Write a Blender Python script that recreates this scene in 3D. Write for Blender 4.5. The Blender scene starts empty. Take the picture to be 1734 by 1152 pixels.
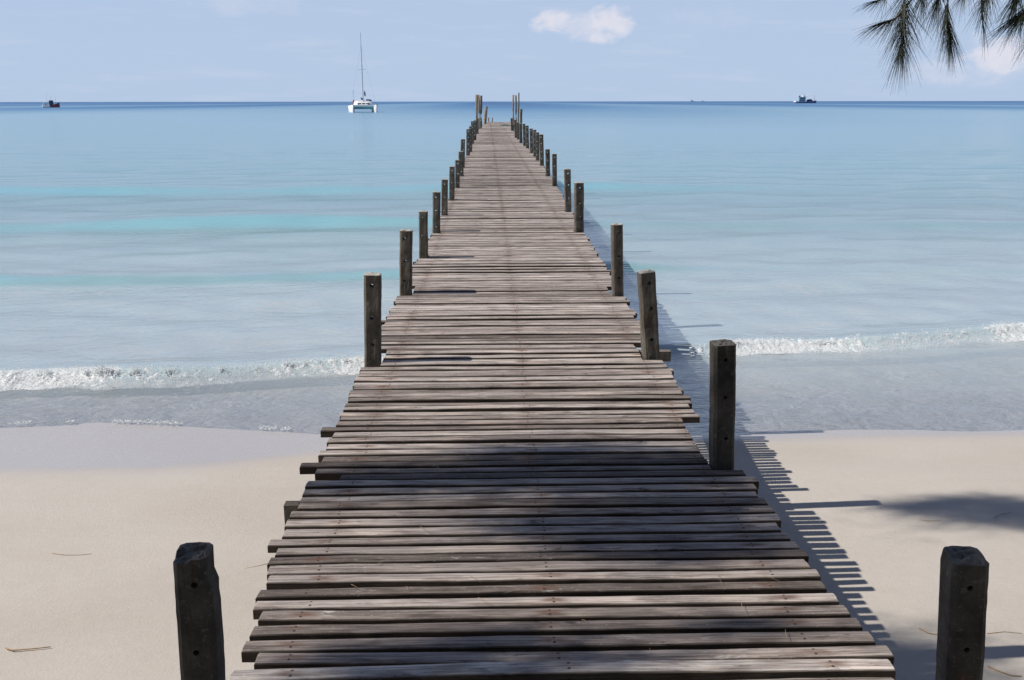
import bpy, bmesh, math, random
import numpy as np
from mathutils import Vector, Matrix, noise

random.seed(7)
rng = np.random.default_rng(7)
SC = bpy.context.scene
COL = SC.collection
R = math.radians

# ------------------------------------------------------------------ camera
F = 1600.0                                   # focal length in pixels of the 1734 x 1152 photograph
EYE = 1.60                                   # metres above the jetty's planks (z = 0)
PITCH = math.atan(404.0 / F)
YAW = R(-1.423)
cam_d = bpy.data.cameras.new('camera')
cam = bpy.data.objects.new('camera', cam_d)
COL.objects.link(cam)
cam.location = (0, 0, EYE)
cam.rotation_euler = (Matrix.Rotation(YAW, 3, 'Z') @ Matrix.Rotation(R(90) - PITCH, 3, 'X') @ Matrix.Rotation(R(-0.06), 3, 'Z')).to_euler()
cam_d.sensor_width = 36.0
cam_d.lens = 36.0 * F / 1734.0
cam_d.clip_start = 0.05
cam_d.clip_end = 200000.0
SC.camera = cam
CM = cam.rotation_euler.to_matrix()


def ray(px, py):
    return CM @ Vector(((px - 867.0) / F, -(py - 576.0) / F, -1.0))


def on_level(px, py, z):
    d = ray(px, py)
    t = (z - EYE) / d.z
    return Vector((0, 0, EYE)) + d * t


def at_depth(px, py, Y):
    d = ray(px, py)
    return Vector((0, 0, EYE)) + d * (Y / d.y)


# ------------------------------------------------------------------ sun, sky, exposure
SUN_EL, SUN_AZ = R(45.0), R(3.2)             # light travels towards +X, a little towards +Y
LIGHT = Vector((math.cos(SUN_EL) * math.cos(SUN_AZ), math.cos(SUN_EL) * math.sin(SUN_AZ), -math.sin(SUN_EL)))
sun_d = bpy.data.lights.new('sun', 'SUN')
sun_d.energy = 4.2
sun_d.angle = R(0.53)
sun_d.color = (1.0, 0.945, 0.87)
sun = bpy.data.objects.new('sun', sun_d)
COL.objects.link(sun)
sun.rotation_euler = LIGHT.to_track_quat('-Z', 'Y').to_euler()

world = bpy.data.worlds.new('World')
SC.world = world
world.use_nodes = True


class NT:
    """small helper round a node tree"""

    def __init__(self, tree):
        self.t = tree
        self.n = tree.nodes
        self.l = tree.links

    def node(self, kind, **props):
        nd = self.n.new(kind)
        for k, v in props.items():
            setattr(nd, k, v)
        return nd

    def put(self, sock, v):
        if isinstance(v, bpy.types.NodeSocket):
            self.l.new(v, sock)
        elif v is not None:
            sock.default_value = v

    def math(self, op, a, b=None, c=None, clamp=False):
        nd = self.node('ShaderNodeMath', operation=op, use_clamp=clamp)
        for i, v in enumerate((a, b, c)):
            self.put(nd.inputs[i], v)
        return nd.outputs[0]

    def vmath(self, op, a, b=None, scale=None):
        nd = self.node('ShaderNodeVectorMath', operation=op)
        self.put(nd.inputs[0], a)
        if b is not None:
            self.put(nd.inputs[1], b)
        if scale is not None:
            self.put(nd.inputs['Scale'], scale)
        return nd.outputs['Value' if op in ('DOT_PRODUCT', 'LENGTH', 'DISTANCE') else 'Vector']

    def mix(self, fac, a, b, blend='MIX'):
        nd = self.node('ShaderNodeMix', data_type='RGBA', blend_type=blend)
        self.put(nd.inputs[0], fac)
        self.put(nd.inputs[6], a)
        self.put(nd.inputs[7], b)
        return nd.outputs[2]

    def ramp(self, fac, stops, interp='LINEAR'):
        nd = self.node('ShaderNodeValToRGB')
        nd.color_ramp.interpolation = interp
        e = nd.color_ramp.elements
        while len(e) < len(stops):
            e.new(0.5)
        for el, (p, c) in zip(e, stops):
            el.position = p
            el.color = c if len(c) == 4 else (*c, 1)
        self.put(nd.inputs[0], fac)
        return nd.outputs[0]

    def noise(self, vec, scale, detail=4, rough=0.55, dist=0.0):
        nd = self.node('ShaderNodeTexNoise')
        self.put(nd.inputs['Vector'], vec)
        nd.inputs['Scale'].default_value = scale
        nd.inputs['Detail'].default_value = detail
        nd.inputs['Roughness'].default_value = rough
        nd.inputs['Distortion'].default_value = dist
        return nd.outputs['Fac']

    def scaled(self, vec, s, off=(0, 0, 0)):
        nd = self.node('ShaderNodeMapping')
        self.put(nd.inputs['Vector'], vec)
        nd.inputs['Scale'].default_value = s
        nd.inputs['Location'].default_value = off
        return nd.outputs[0]

    def maprange(self, v, a, b, c=0.0, d=1.0, smooth=False):
        nd = self.node('ShaderNodeMapRange', interpolation_type='SMOOTHSTEP' if smooth else 'LINEAR')
        self.put(nd.inputs[0], v)
        for i, x in enumerate((a, b, c, d)):
            nd.inputs[i + 1].default_value = x
        return nd.outputs[0]

    def attr(self, name):
        return self.node('ShaderNodeAttribute', attribute_name=name).outputs['Fac']

    def pos(self):
        return self.node('ShaderNodeNewGeometry').outputs['Position']

    def bump(self, h, strength=0.3, dist=0.01, normal=None):
        nd = self.node('ShaderNodeBump')
        nd.inputs['Strength'].default_value = strength
        nd.inputs['Distance'].default_value = dist
        self.put(nd.inputs['Height'], h)
        if normal is not None:
            self.put(nd.inputs['Normal'], normal)
        return nd.outputs[0]


w = NT(world.node_tree)
bg = w.n['Background']
sky = w.node('ShaderNodeTexSky', sky_type='NISHITA', sun_disc=False)
sky.sun_elevation = SUN_EL
sky.sun_rotation = R(270) - SUN_AZ
sky.altitude = 0
sky.air_density = 1.0
sky.dust_density = 0.35
sky.ozone_density = 2.0
gen = w.node('ShaderNodeTexCoord').outputs['Generated']
skyc = w.mix(1.0, sky.outputs[0], (0.24, 0.32, 0.56, 1), 'MULTIPLY')
sep = w.node('ShaderNodeSeparateXYZ')
w.put(sep.inputs[0], gen)
el = w.math('ARCSINE', sep.outputs[2])
az = w.math('ARCTAN2', sep.outputs[0], sep.outputs[1])
# thin bright haze low over the sea, thinning out with height
veil = w.math('MULTIPLY', w.math('POWER', 2.718, w.math('MULTIPLY', w.math('POWER', w.math('DIVIDE', el, 0.60), 2.0), -1.0)), 0.90)
skyc = w.mix(veil, skyc, (5.15, 6.45, 8.55, 1))
cmb = w.node('ShaderNodeCombineXYZ')
w.put(cmb.inputs[0], az)
w.put(cmb.inputs[1], w.math('MULTIPLY', el, 1.6))
cv = cmb.outputs[0]
cn = w.noise(cv, 34.0, 6, 0.62, 0.4)
cn2 = w.noise(w.scaled(cv, (1, 4.5, 1)), 9.0, 5, 0.6)
cloud = None


def cloud_patch(px, py, rx, ry, lo, hi, amount):
    """a cloud far off in the direction of one part of the sky: soft ellipse eaten away by noise"""
    d = ray(px, py)
    a0, e0 = math.atan2(d.x, d.y), math.asin(d.normalized().z)
    u = w.math('DIVIDE', w.math('SUBTRACT', az, a0), rx / F)
    v = w.math('DIVIDE', w.math('SUBTRACT', el, e0), ry / F)
    r2 = w.math('ADD', w.math('MULTIPLY', u, u), w.math('MULTIPLY', v, v))
    m = w.math('SUBTRACT', 1.0, r2)
    s = w.math('ADD', w.math('MULTIPLY', m, 0.42), w.math('SUBTRACT', cn, 0.5))
    return w.math('MULTIPLY', w.maprange(s, lo, hi, 0, 1, True), amount)


patches = [cloud_patch(938, 40, 46, 27, 0.08, 0.44, 0.66), cloud_patch(1035, 36, 50, 36, 0.10, 0.44, 0.66),
           cloud_patch(1022, 62, 32, 17, 0.08, 0.42, 0.6), cloud_patch(988, 48, 84, 26, 0.02, 0.5, 0.46),
           cloud_patch(1690, 92, 66, 38, 0.05, 0.46, 0.66), cloud_patch(1640, 120, 120, 30, 0.05, 0.6, 0.36),
           cloud_patch(420, 8, 120, 22, 0.1, 0.6, 0.22), cloud_patch(1210, 30, 160, 30, 0.15, 0.7, 0.14)]
for p in patches:
    cloud = p if cloud is None else w.math('MAXIMUM', cloud, p)
streak = w.maprange(cn2, 0.48, 0.72, 0, 0.12, True)
cloud = w.math('MAXIMUM', cloud, streak)
skyc = w.mix(cloud, skyc, (8.8, 8.3, 8.8, 1))
w.put(bg.inputs[0], skyc)
bg.inputs[1].default_value = 0.085

SC.view_settings.view_transform = 'Standard'
SC.view_settings.look = 'None'
SC.view_settings.exposure = 0.20
SC.view_settings.gamma = 1.0
SC.render.engine = 'CYCLES'
SC.cycles.max_bounces = 8
SC.cycles.transparent_max_bounces = 12
SC.cycles.use_denoising = True


# ------------------------------------------------------------------ object helpers
def mesh_object(name, verts, faces, mat, parent=None, smooth=False, attrs=None):
    me = bpy.data.meshes.new(name)
    me.from_pydata([tuple(v) for v in verts], [], [tuple(f) for f in faces])
    if attrs:
        for k, vals in attrs.items():
            a = me.attributes.new(k, 'FLOAT', 'POINT')
            a.data.foreach_set('value', np.asarray(vals, dtype=np.float32))
    if smooth:
        me.polygons.foreach_set('use_smooth', [True] * len(me.polygons))
    me.materials.append(mat)
    me.update()
    o = bpy.data.objects.new(name, me)
    COL.objects.link(o)
    if parent:
        o.parent = parent
    return o


def empty(name, loc=(0, 0, 0)):
    o = bpy.data.objects.new(name, None)
    o.empty_display_size = 0.2
    o.location = loc
    COL.objects.link(o)
    return o


def tag(o, label=None, cat=None, group=None, kind=None):
    if label:
        o['label'] = label
    if cat:
        o['category'] = cat
    if group:
        o['group'] = group
    if kind:
        o['kind'] = kind
    return o


class MB:
    """collects simple solids, then links them as one mesh object"""

    def __init__(self):
        self.v, self.f = [], []

    def add(self, verts, faces):
        b = len(self.v)
        self.v += [tuple(x) for x in verts]
        self.f += [tuple(i + b for i in f) for f in faces]

    def box(self, x0, x1, y0, y1, z0, z1):
        v = [(x, y, z) for z in (z0, z1) for y in (y0, y1) for x in (x0, x1)]
        self.add(v, [(0, 2, 3, 1), (4, 5, 7, 6), (0, 1, 5, 4), (2, 6, 7, 3), (0, 4, 6, 2), (1, 3, 7, 5)])

    def tube(self, pts, radii, n=8, cap=True):
        pts = [Vector(p) for p in pts]
        if not hasattr(radii, '__len__'):
            radii = [radii] * len(pts)
        rings = []
        for i, p in enumerate(pts):
            d = (pts[min(i + 1, len(pts) - 1)] - pts[max(i - 1, 0)])
            if d.length < 1e-9:
                d = Vector((0, 0, 1))
            q = d.to_track_quat('Z', 'Y')
            rings.append([p + q @ Vector((math.cos(2 * math.pi * k / n) * radii[i], math.sin(2 * math.pi * k / n) * radii[i], 0)) for k in range(n)])
        v = [x for r in rings for x in r]
        f = []
        for i in range(len(pts) - 1):
            for k in range(n):
                a, b = i * n + k, i * n + (k + 1) % n
                f.append((a, b, b + n, a + n))
        if cap:
            f.append(tuple(range(n - 1, -1, -1)))
            f.append(tuple((len(pts) - 1) * n + k for k in range(n)))
        self.add(v, f)

    def loft(self, sections, close_ends=True):
        n = len(sections[0])
        v = [p for s in sections for p in s]
        f = []
        for i in range(len(sections) - 1):
            for k in range(n):
                a, b = i * n + k, i * n + (k + 1) % n
                f.append((a, b, b + n, a + n))
        if close_ends:
            f.append(tuple(range(n - 1, -1, -1)))
            f.append(tuple((len(sections) - 1) * n + k for k in range(n)))
        self.add(v, f)

    def build(self, name, mat, parent=None, smooth=False):
        o = mesh_object(name, self.v, self.f, mat, parent, smooth)
        bm = bmesh.new()
        bm.from_mesh(o.data)
        bmesh.ops.recalc_face_normals(bm, faces=bm.faces)
        bm.to_mesh(o.data)
        bm.free()
        return o


def material(name):
    m = bpy.data.materials.new(name)
    m.use_nodes = True
    t = NT(m.node_tree)
    return m, t, t.n['Principled BSDF']


def plain(name, col, rough=0.5, var=0.12, scale=3.0, metal=0.0):
    m, t, b = material(name)
    n = t.noise(t.pos(), scale, 5)
    c = t.mix(t.maprange(n, 0.3, 0.7), tuple(x * (1 - var) for x in col) + (1,), tuple(min(1, x * (1 + var)) for x in col) + (1,))
    t.put(b.inputs['Base Color'], c)
    b.inputs['Roughness'].default_value = rough
    b.inputs['Metallic'].default_value = metal
    return m


# ------------------------------------------------------------------ materials
def plank_material():
    m, t, b = material('weathered_plank')
    p = t.pos()
    tone = t.attr('tone')
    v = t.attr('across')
    off = t.node('ShaderNodeCombineXYZ')
    t.put(off.inputs[0], t.math('MULTIPLY', tone, 37.0))
    t.put(off.inputs[2], t.math('MULTIPLY', tone, 91.0))
    pp = t.vmath('ADD', p, off.outputs[0])
    grain = t.noise(t.scaled(pp, (1.6, 55, 55)), 2.2, 6, 0.65, 0.25)
    fine = t.noise(t.scaled(pp, (6, 160, 160)), 3.0, 4, 0.7)
    blot = t.noise(t.scaled(pp, (2.4, 5, 5)), 1.4, 5, 0.6)
    base = t.ramp(tone, [(0.0, (0.185, 0.155, 0.138)), (0.35, (0.410, 0.356, 0.322)), (0.7, (0.570, 0.510, 0.468)), (1.0, (0.730, 0.670, 0.620))])
    c = t.mix(t.maprange(grain, 0.36, 0.62), t.mix(1.0, base, (0.40, 0.37, 0.35, 1), 'MULTIPLY'), base)
    c = t.mix(t.maprange(blot, 0.46, 0.66), c, t.mix(1.0, c, (1.36, 1.32, 1.28, 1), 'MULTIPLY'))
    dk = t.noise(t.scaled(pp, (1.7, 8, 8)), 2.6, 5, 0.62, 0.6)
    c = t.mix(t.maprange(dk, 0.50, 0.66, 0, 0.75), c, t.mix(1.0, c, (0.46, 0.42, 0.40, 1), 'MULTIPLY'))
    c = t.mix(t.maprange(fine, 0.52, 0.74, 0, 0.55), c, t.mix(1.0, c, (0.42, 0.38, 0.36, 1), 'MULTIPLY'))
    # grey-white smears and droppings
    smear = t.noise(t.scaled(pp, (4.0, 16, 16)), 2.0, 6, 0.68, 0.5)
    sm2 = t.noise(t.scaled(pp, (0.9, 2, 2)), 1.6, 2)
    sm = t.math('MULTIPLY', t.maprange(smear, 0.60, 0.70), t.maprange(sm2, 0.45, 0.62))
    c = t.mix(t.math('MULTIPLY', sm, 0.75), c, (0.60, 0.57, 0.54, 1))
    # dark rot and knots
    rot = t.noise(t.scaled(pp, (3.2, 11, 11)), 2.3, 5, 0.6, 0.8)
    c = t.mix(t.maprange(rot, 0.63, 0.72, 0, 0.85), c, (0.055, 0.045, 0.04, 1))
    spk = t.noise(t.scaled(pp, (30, 70, 70)), 2.0, 3, 0.7)
    c = t.mix(t.math('MULTIPLY', t.maprange(spk, 0.62, 0.72), t.maprange(sm2, 0.4, 0.6, 0.1, 0.6)), c, (0.66, 0.62, 0.57, 1))
    c = t.mix(t.maprange(spk, 0.36, 0.28, 0, 0.6), c, (0.07, 0.058, 0.05, 1))
    # rusty nail stains over the stringers
    xs = t.node('ShaderNodeSeparateXYZ')
    t.put(xs.inputs[0], p)
    near = None
    for xq in (-0.62, 0.18, 0.95):
        d = t.math('ABSOLUTE', t.math('SUBTRACT', xs.outputs[0], t.math('ADD', xq, t.math('MULTIPLY', tone, 0.05))))
        near = d if near is None else t.math('MINIMUM', near, d)
    stain = t.math('MULTIPLY', t.maprange(near, 0.012, 0.07, 1, 0, True), t.maprange(t.math('ABSOLUTE', v), 0.2, 0.75, 1, 0, True))
    stain = t.math('MULTIPLY', stain, t.maprange(blot, 0.42, 0.6))
    c = t.mix(t.math('MULTIPLY', stain, 0.75), c, (0.13, 0.062, 0.035, 1))
    nr = t.math('SQRT', t.math('ADD', t.math('POWER', near, 2.0), t.math('POWER', t.math('MULTIPLY', t.math('SUBTRACT', t.math('ABSOLUTE', v), 0.45), 0.03), 2.0)))
    c = t.mix(t.maprange(nr, 0.0035, 0.006, 0.9, 0), c, (0.035, 0.024, 0.018, 1))        # nail heads
    # board sides: less bleached, and their shade put into the colour
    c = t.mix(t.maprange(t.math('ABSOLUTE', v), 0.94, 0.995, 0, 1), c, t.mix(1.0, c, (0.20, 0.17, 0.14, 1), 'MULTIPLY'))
    t.put(b.inputs['Base Color'], c)
    b.inputs['Roughness'].default_value = 0.82
    b.inputs['Specular IOR Level'].default_value = 0.25
    h = t.math('ADD', t.math('MULTIPLY', grain, 0.7), t.math('MULTIPLY', fine, 0.3))
    t.put(b.inputs['Normal'], t.bump(h, 0.7, 0.008))
    return m


def post_material(name, dark, light, cap=(0.42, 0.39, 0.34)):
    m, t, b = material(name)
    p = t.pos()
    n1 = t.noise(p, 9.0, 6, 0.6)
    n2 = t.noise(t.scaled(p, (40, 40, 5)), 1.5, 5, 0.65)
    n3 = t.noise(p, 70.0, 4, 0.7)
    c = t.mix(t.maprange(n1, 0.33, 0.68), (*dark, 1), (*light, 1))
    c = t.mix(t.maprange(n2, 0.5, 0.75, 0, 0.6), c, (0.045, 0.04, 0.033, 1))
    c = t.mix(t.maprange(t.noise(t.scaled(p, (14, 14, 3.4)), 1.0, 4), 0.6, 0.7, 0, 0.55), c, (0.11, 0.055, 0.03, 1))
    c = t.mix(t.maprange(n3, 0.58, 0.72, 0, 0.35), c, (0.34, 0.32, 0.29, 1))
    nz = t.node('ShaderNodeSeparateXYZ')
    t.put(nz.inputs[0], t.node('ShaderNodeNewGeometry').outputs['True Normal'])
    c = t.mix(t.maprange(nz.outputs[2], 0.55, 0.85, 0, 0.75), c, (*cap, 1))      # paler on upward faces
    t.put(b.inputs['Base Color'], c)
    b.inputs['Roughness'].default_value = 0.88
    b.inputs['Specular IOR Level'].default_value = 0.2
    h = t.math('ADD', t.math('MULTIPLY', n2, 0.6), t.math('MULTIPLY', n3, 0.5))
    t.put(b.inputs['Normal'], t.bump(h, 0.6, 0.012))
    return m


def sand_material():
    m, t, b = material('beach_sand')
    p = t.pos()
    wet = t.attr('wet')
    big = t.noise(t.scaled(p, (0.5, 0.9, 1)), 1.1, 5, 0.6)
    mid = t.noise(p, 16.0, 5, 0.65)
    grit = t.noise(p, 420.0, 3, 0.7)
    c = t.mix(t.maprange(big, 0.3, 0.7), (0.495, 0.449, 0.393, 1), (0.552, 0.508, 0.455, 1))
    c = t.mix(t.maprange(mid, 0.3, 0.7, 0, 0.35), c, t.mix(1.0, c, (0.86, 0.85, 0.84, 1), 'MULTIPLY'))
    c = t.mix(t.maprange(grit, 0.55, 0.75, 0, 0.55), c, t.mix(1.0, c, (0.62, 0.60, 0.58, 1), 'MULTIPLY'))
    c = t.mix(t.maprange(grit, 0.36, 0.25, 0, 0.5), c, (0.78, 0.74, 0.68, 1))
    ys = t.node('ShaderNodeSeparateXYZ')
    t.put(ys.inputs[0], p)
    lit = t.math('ADD', ys.outputs[1], t.math('MULTIPLY', t.math('SUBTRACT', mid, 0.5), 3.0))
    c = t.mix(t.maprange(lit, -2.2, -0.6, 1, 0), c, t.mix(mid, (0.05, 0.035, 0.022, 1), (0.16, 0.11, 0.07, 1)))      # needle litter under the trees
    wn = t.math('ADD', wet, t.math('MULTIPLY', t.math('SUBTRACT', big, 0.5), 0.9), clamp=True)
    wf = t.maprange(wn, 0.05, 0.70, 0, 1, True)
    c = t.mix(wf, c, (0.430, 0.400, 0.385, 1))
    t.put(b.inputs['Base Color'], c)
    t.put(b.inputs['Roughness'], t.math('ADD', t.maprange(wf, 0, 1, 0.92, 0.22), t.math('MULTIPLY', t.maprange(mid, 0.35, 0.7), 0.18)))
    t.put(b.inputs['Specular IOR Level'], t.maprange(wf, 0, 1, 0.15, 0.6))
    rip = t.noise(t.scaled(p, (7, 26, 7)), 1.6, 3, 0.5, 0.6)
    clod = t.noise(p, 60.0, 5, 0.7)
    h = t.math('ADD', t.math('MULTIPLY', clod, 0.75), t.math('ADD', t.math('MULTIPLY', rip, 0.35), t.math('MULTIPLY', grit, 0.28)))
    nd = t.node('ShaderNodeBump')
    nd.inputs['Distance'].default_value = 0.012
    t.put(nd.inputs['Strength'], t.maprange(wf, 0, 0.8, 0.42, 0.0))
    t.put(nd.inputs['Height'], h)
    t.put(b.inputs['Normal'], nd.outputs[0])
    return m


def water_material():
    m, t, b = material('sea_water')
    out = t.n['Material Output']
    t.n.remove(b)
    p = t.pos()
    depth = t.attr('depth')
    # ripples
    r1 = t.noise(t.scaled(p, (0.85, 1.15, 1)), 3.4, 4, 0.6, 0.9)
    r2 = t.noise(t.scaled(p, (1.0, 1.7, 1)), 11.0, 4, 0.65, 0.8)
    r3 = t.noise(t.scaled(p, (0.05, 0.22, 1)), 1.6, 4, 0.6, 0.3)
    far = t.noise(t.scaled(p, (0.010, 0.05, 1)), 1.0, 4, 0.6)
    h = t.math('ADD', t.math('MULTIPLY', r1, 0.021), t.math('ADD', t.math('MULTIPLY', r2, 0.005), t.math('MULTIPLY', r3, 0.09)))
    nrm = t.bump(h, 1.0, 1.0)
    body = t.ramp(t.math('DIVIDE', t.math('ADD', depth, t.math('MULTIPLY', t.math('SUBTRACT', far, 0.5), t.math('MULTIPLY', depth, 0.35))), 20.0),
                  [(0.0, (0.760, 0.860, 0.900)), (0.03, (0.640, 0.840, 0.880)), (0.06, (0.410, 0.690, 0.740)), (0.11, (0.300, 0.610, 0.700)), (0.26, (0.260, 0.550, 0.720)), (0.45, (0.130, 0.320, 0.500)), (0.8, (0.045, 0.165, 0.350)), (1.0, (0.025, 0.110, 0.280))])
    dif = t.node('ShaderNodeBsdfDiffuse')
    t.put(dif.inputs['Color'], body)
    tr = t.node('ShaderNodeBsdfTransparent')
    t.put(tr.inputs['Color'], t.mix(t.maprange(depth, 0.0, 1.2), (1.0, 1.0, 1.0, 1), (0.84, 0.97, 0.97, 1)))
    # pale net painted into the shallows: rippling light, along with old foam flecks
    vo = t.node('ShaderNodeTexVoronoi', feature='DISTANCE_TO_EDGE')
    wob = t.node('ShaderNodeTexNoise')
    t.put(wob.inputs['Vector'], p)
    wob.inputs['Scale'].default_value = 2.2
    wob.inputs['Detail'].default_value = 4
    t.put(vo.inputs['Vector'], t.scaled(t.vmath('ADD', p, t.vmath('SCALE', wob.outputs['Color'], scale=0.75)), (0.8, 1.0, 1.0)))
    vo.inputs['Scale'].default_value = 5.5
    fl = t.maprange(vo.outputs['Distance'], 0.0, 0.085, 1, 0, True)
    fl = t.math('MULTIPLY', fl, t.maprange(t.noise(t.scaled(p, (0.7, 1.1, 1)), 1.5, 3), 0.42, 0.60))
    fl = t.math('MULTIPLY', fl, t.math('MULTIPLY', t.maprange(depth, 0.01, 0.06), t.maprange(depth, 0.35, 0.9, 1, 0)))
    turb = t.math('SUBTRACT', 1.0, t.math('POWER', 2.718, t.math('MULTIPLY', depth, -0.75)))
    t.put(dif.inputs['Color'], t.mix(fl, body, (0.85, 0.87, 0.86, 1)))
    turb = t.math('MAXIMUM', turb, t.maprange(depth, 0.0, 0.24, 0.12, 0.58, True))          # stirred-up milky water near the beach
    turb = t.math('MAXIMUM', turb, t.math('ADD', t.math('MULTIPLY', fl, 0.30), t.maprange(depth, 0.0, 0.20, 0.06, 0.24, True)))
    under = t.node('ShaderNodeMixShader')
    t.put(under.inputs[0], turb)
    t.l.new(tr.outputs[0], under.inputs[1])
    t.l.new(dif.outputs[0], under.inputs[2])
    gl = t.node('ShaderNodeBsdfGlossy')
    t.put(gl.inputs['Roughness'], t.maprange(depth, 2.0, 8.0, 0.06, 0.22))
    t.put(gl.inputs['Normal'], nrm)
    fr = t.node('ShaderNodeFresnel')
    fr.inputs['IOR'].default_value = 1.36
    t.put(fr.inputs['Normal'], nrm)
    cap = t.maprange(depth, 5.0, 14.0, 0.74, 0.28)                 # rougher open sea mirrors less of the low sky
    ff = t.math('MINIMUM', t.math('MULTIPLY', fr.outputs[0], 1.75), cap)
    mx = t.node('ShaderNodeMixShader')
    t.put(mx.inputs[0], ff)
    t.l.new(under.outputs[0], mx.inputs[1])
    t.l.new(gl.outputs[0], mx.inputs[2])
    t.l.new(mx.outputs[0], out.inputs[0])
    return m


M = {
    'plank': plank_material(),
    'post': post_material('weathered_post', (0.070, 0.062, 0.048), (0.165, 0.148, 0.122), (0.56, 0.53, 0.47)),
    'dark_post': post_material('shaded_post', (0.038, 0.034, 0.028), (0.100, 0.090, 0.075), (0.14, 0.13, 0.12)),  # darker copy of the post colours, with the near posts' shade put in
    'pole': post_material('sea_worn_pole', (0.16, 0.115, 0.085), (0.34, 0.27, 0.215)),
    'beam': post_material('beam_timber', (0.12, 0.10, 0.08), (0.22, 0.19, 0.16), (0.2, 0.17, 0.14)),
    'sand': sand_material(),
    'water': water_material(),
}

# ------------------------------------------------------------------ beach, seabed and sea
SEA = -1.30


def smooth(a, b, x):
    t = np.clip((x - a) / (b - a), 0, 1)
    return t * t * (3 - 2 * t)


def vnoise(x, y, s, seed=0.0):
    return np.array([noise.noise(Vector((a * s, b * s, seed))) for a, b in zip(x.ravel(), y.ravel())]).reshape(x.shape)


GY = [-60, -30, 2, 4.5, 5.6, 6.6, 7.4, 8.2, 9.4, 11, 13, 16, 22, 32, 50, 90, 140, 220, 320, 500, 1500, 60000]
GZ = [-0.7, -0.85, -1.00, -1.03, -1.06, -1.13, -1.225, -1.312, -1.39, -1.47, -1.58, -1.75, -2.15, -2.75, -3.7, -5.3, -7.0, -9.0, -11.2, -14, -19, -22]


def ground_z(x, y):
    sh = 0.16 * np.sin(x * 0.42 + 0.6) + 0.08 * np.sin(x * 1.13 + 2.0)     # scalloped waterline
    z = np.interp(y + sh * smooth(5.5, 8, y) * (1 - smooth(12, 20, y)), GY, GZ)
    return z + 0.018 * np.sin(x * 0.9 + y * 0.7) * (1 - smooth(6, 8, y))


def fan_grid(ys, slopes, x_min):
    Y = np.repeat(np.array(ys)[:, None], len(slopes), 1)
    X = np.maximum(Y, x_min) * np.array(slopes)[None, :]
    return X, Y


def grid_faces(nr, nc):
    i = np.arange(nr - 1)[:, None] * nc + np.arange(nc - 1)[None, :]
    return np.stack([i, i + 1, i + nc + 1, i + nc], -1).reshape(-1, 4)


def fast_grid(name, X, Y, Z, mat, attrs):
    nr, nc = X.shape
    me = bpy.data.meshes.new(name)
    co = np.stack([X, Y, Z], -1).reshape(-1, 3).astype(np.float32)
    fa = grid_faces(nr, nc).astype(np.int32)
    me.vertices.add(len(co))
    me.vertices.foreach_set('co', co.ravel())
    me.loops.add(fa.size)
    me.loops.foreach_set('vertex_index', fa.ravel())
    me.polygons.add(len(fa))
    me.polygons.foreach_set('loop_start', np.arange(0, fa.size, 4, dtype=np.int32))
    me.polygons.foreach_set('loop_total', np.full(len(fa), 4, dtype=np.int32))
    me.polygons.foreach_set('use_smooth', np.ones(len(fa), dtype=bool))
    me.update(calc_edges=True)
    for k, v in attrs.items():
        a = me.attributes.new(k, 'FLOAT', 'POINT')
        a.data.foreach_set('value', v.ravel().astype(np.float32))
    me.materials.append(mat)
    o = bpy.data.objects.new(name, me)
    COL.objects.link(o)
    return o


slopes = np.concatenate([np.linspace(-6, -0.95, 26)[:-1], np.linspace(-0.95, 1.05, 300), np.linspace(1.05, 6, 26)[1:]])
ys = [-60, -40, -25, -15, -8, -4, -2, -1] + list(np.arange(0, 7.0, 0.1)) + list(np.arange(7.0, 13, 0.05))
while ys[-1] < 60000:
    ys.append(ys[-1] * (1.02 if ys[-1] < 60 else 1.12))
X, Y = fan_grid(ys, slopes, 8.0)
Z = ground_z(X, Y)
near = (Y > -2) & (Y < 9)
Z = Z + np.where(near, 0.012 * np.vectorize(lambda a, b: noise.noise(Vector((a * 0.8, b * 1.1, 3.0))) if -3 < b < 9.5 and abs(a) < 14 else 0.0)(X, Y), 0)
wet_from = np.interp(X, [-9, -4.5, -2.6, -1.2, 0.2, 1.6, 4, 9], [6.75, 6.85, 7.05, 7.55, 7.75, 7.85, 7.95, 8.0])
wet = smooth(-0.55, 0.40, Y - wet_from) * (1 - 0.85 * smooth(8.9, 9.8, Y))
beach = fast_grid('beach', X, Y, Z, M['sand'], {'wet': wet})
tag(beach, 'pale beige sand beach running down under the shallow sea', 'beach', kind='structure')

# sea surface: fan of rows that widens with distance, real swells and one breaking wave
slopes = np.concatenate([np.linspace(-5, -0.9, 40)[:-1], np.linspace(-0.9, 1.0, 420), np.linspace(1.0, 5, 40)[1:]])
ys = [7.2]
while ys[-1] < 60000:
    y = ys[-1]
    ys.append(y + (0.03 if y < 13 else y * (0.006 if y < 45 else 0.02 if y < 400 else 0.12)))
X, Y = fan_grid(ys, slopes, 1.0)


def crest_y(x):
    return 9.62 + (x + 5.1) * 0.150 + 0.10 * np.sin(x * 0.8 + 1.0) + 0.05 * np.sin(x * 2.3)


def crest_h(x):
    return 0.092 + 0.018 * np.sin(x * 1.1 + 0.4) + 0.012 * np.sin(x * 2.9)


def ridge(d, front, back):
    return np.where(d < 0, np.exp(-(d / front) ** 2), np.exp(-(d / back) ** 2))


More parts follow.
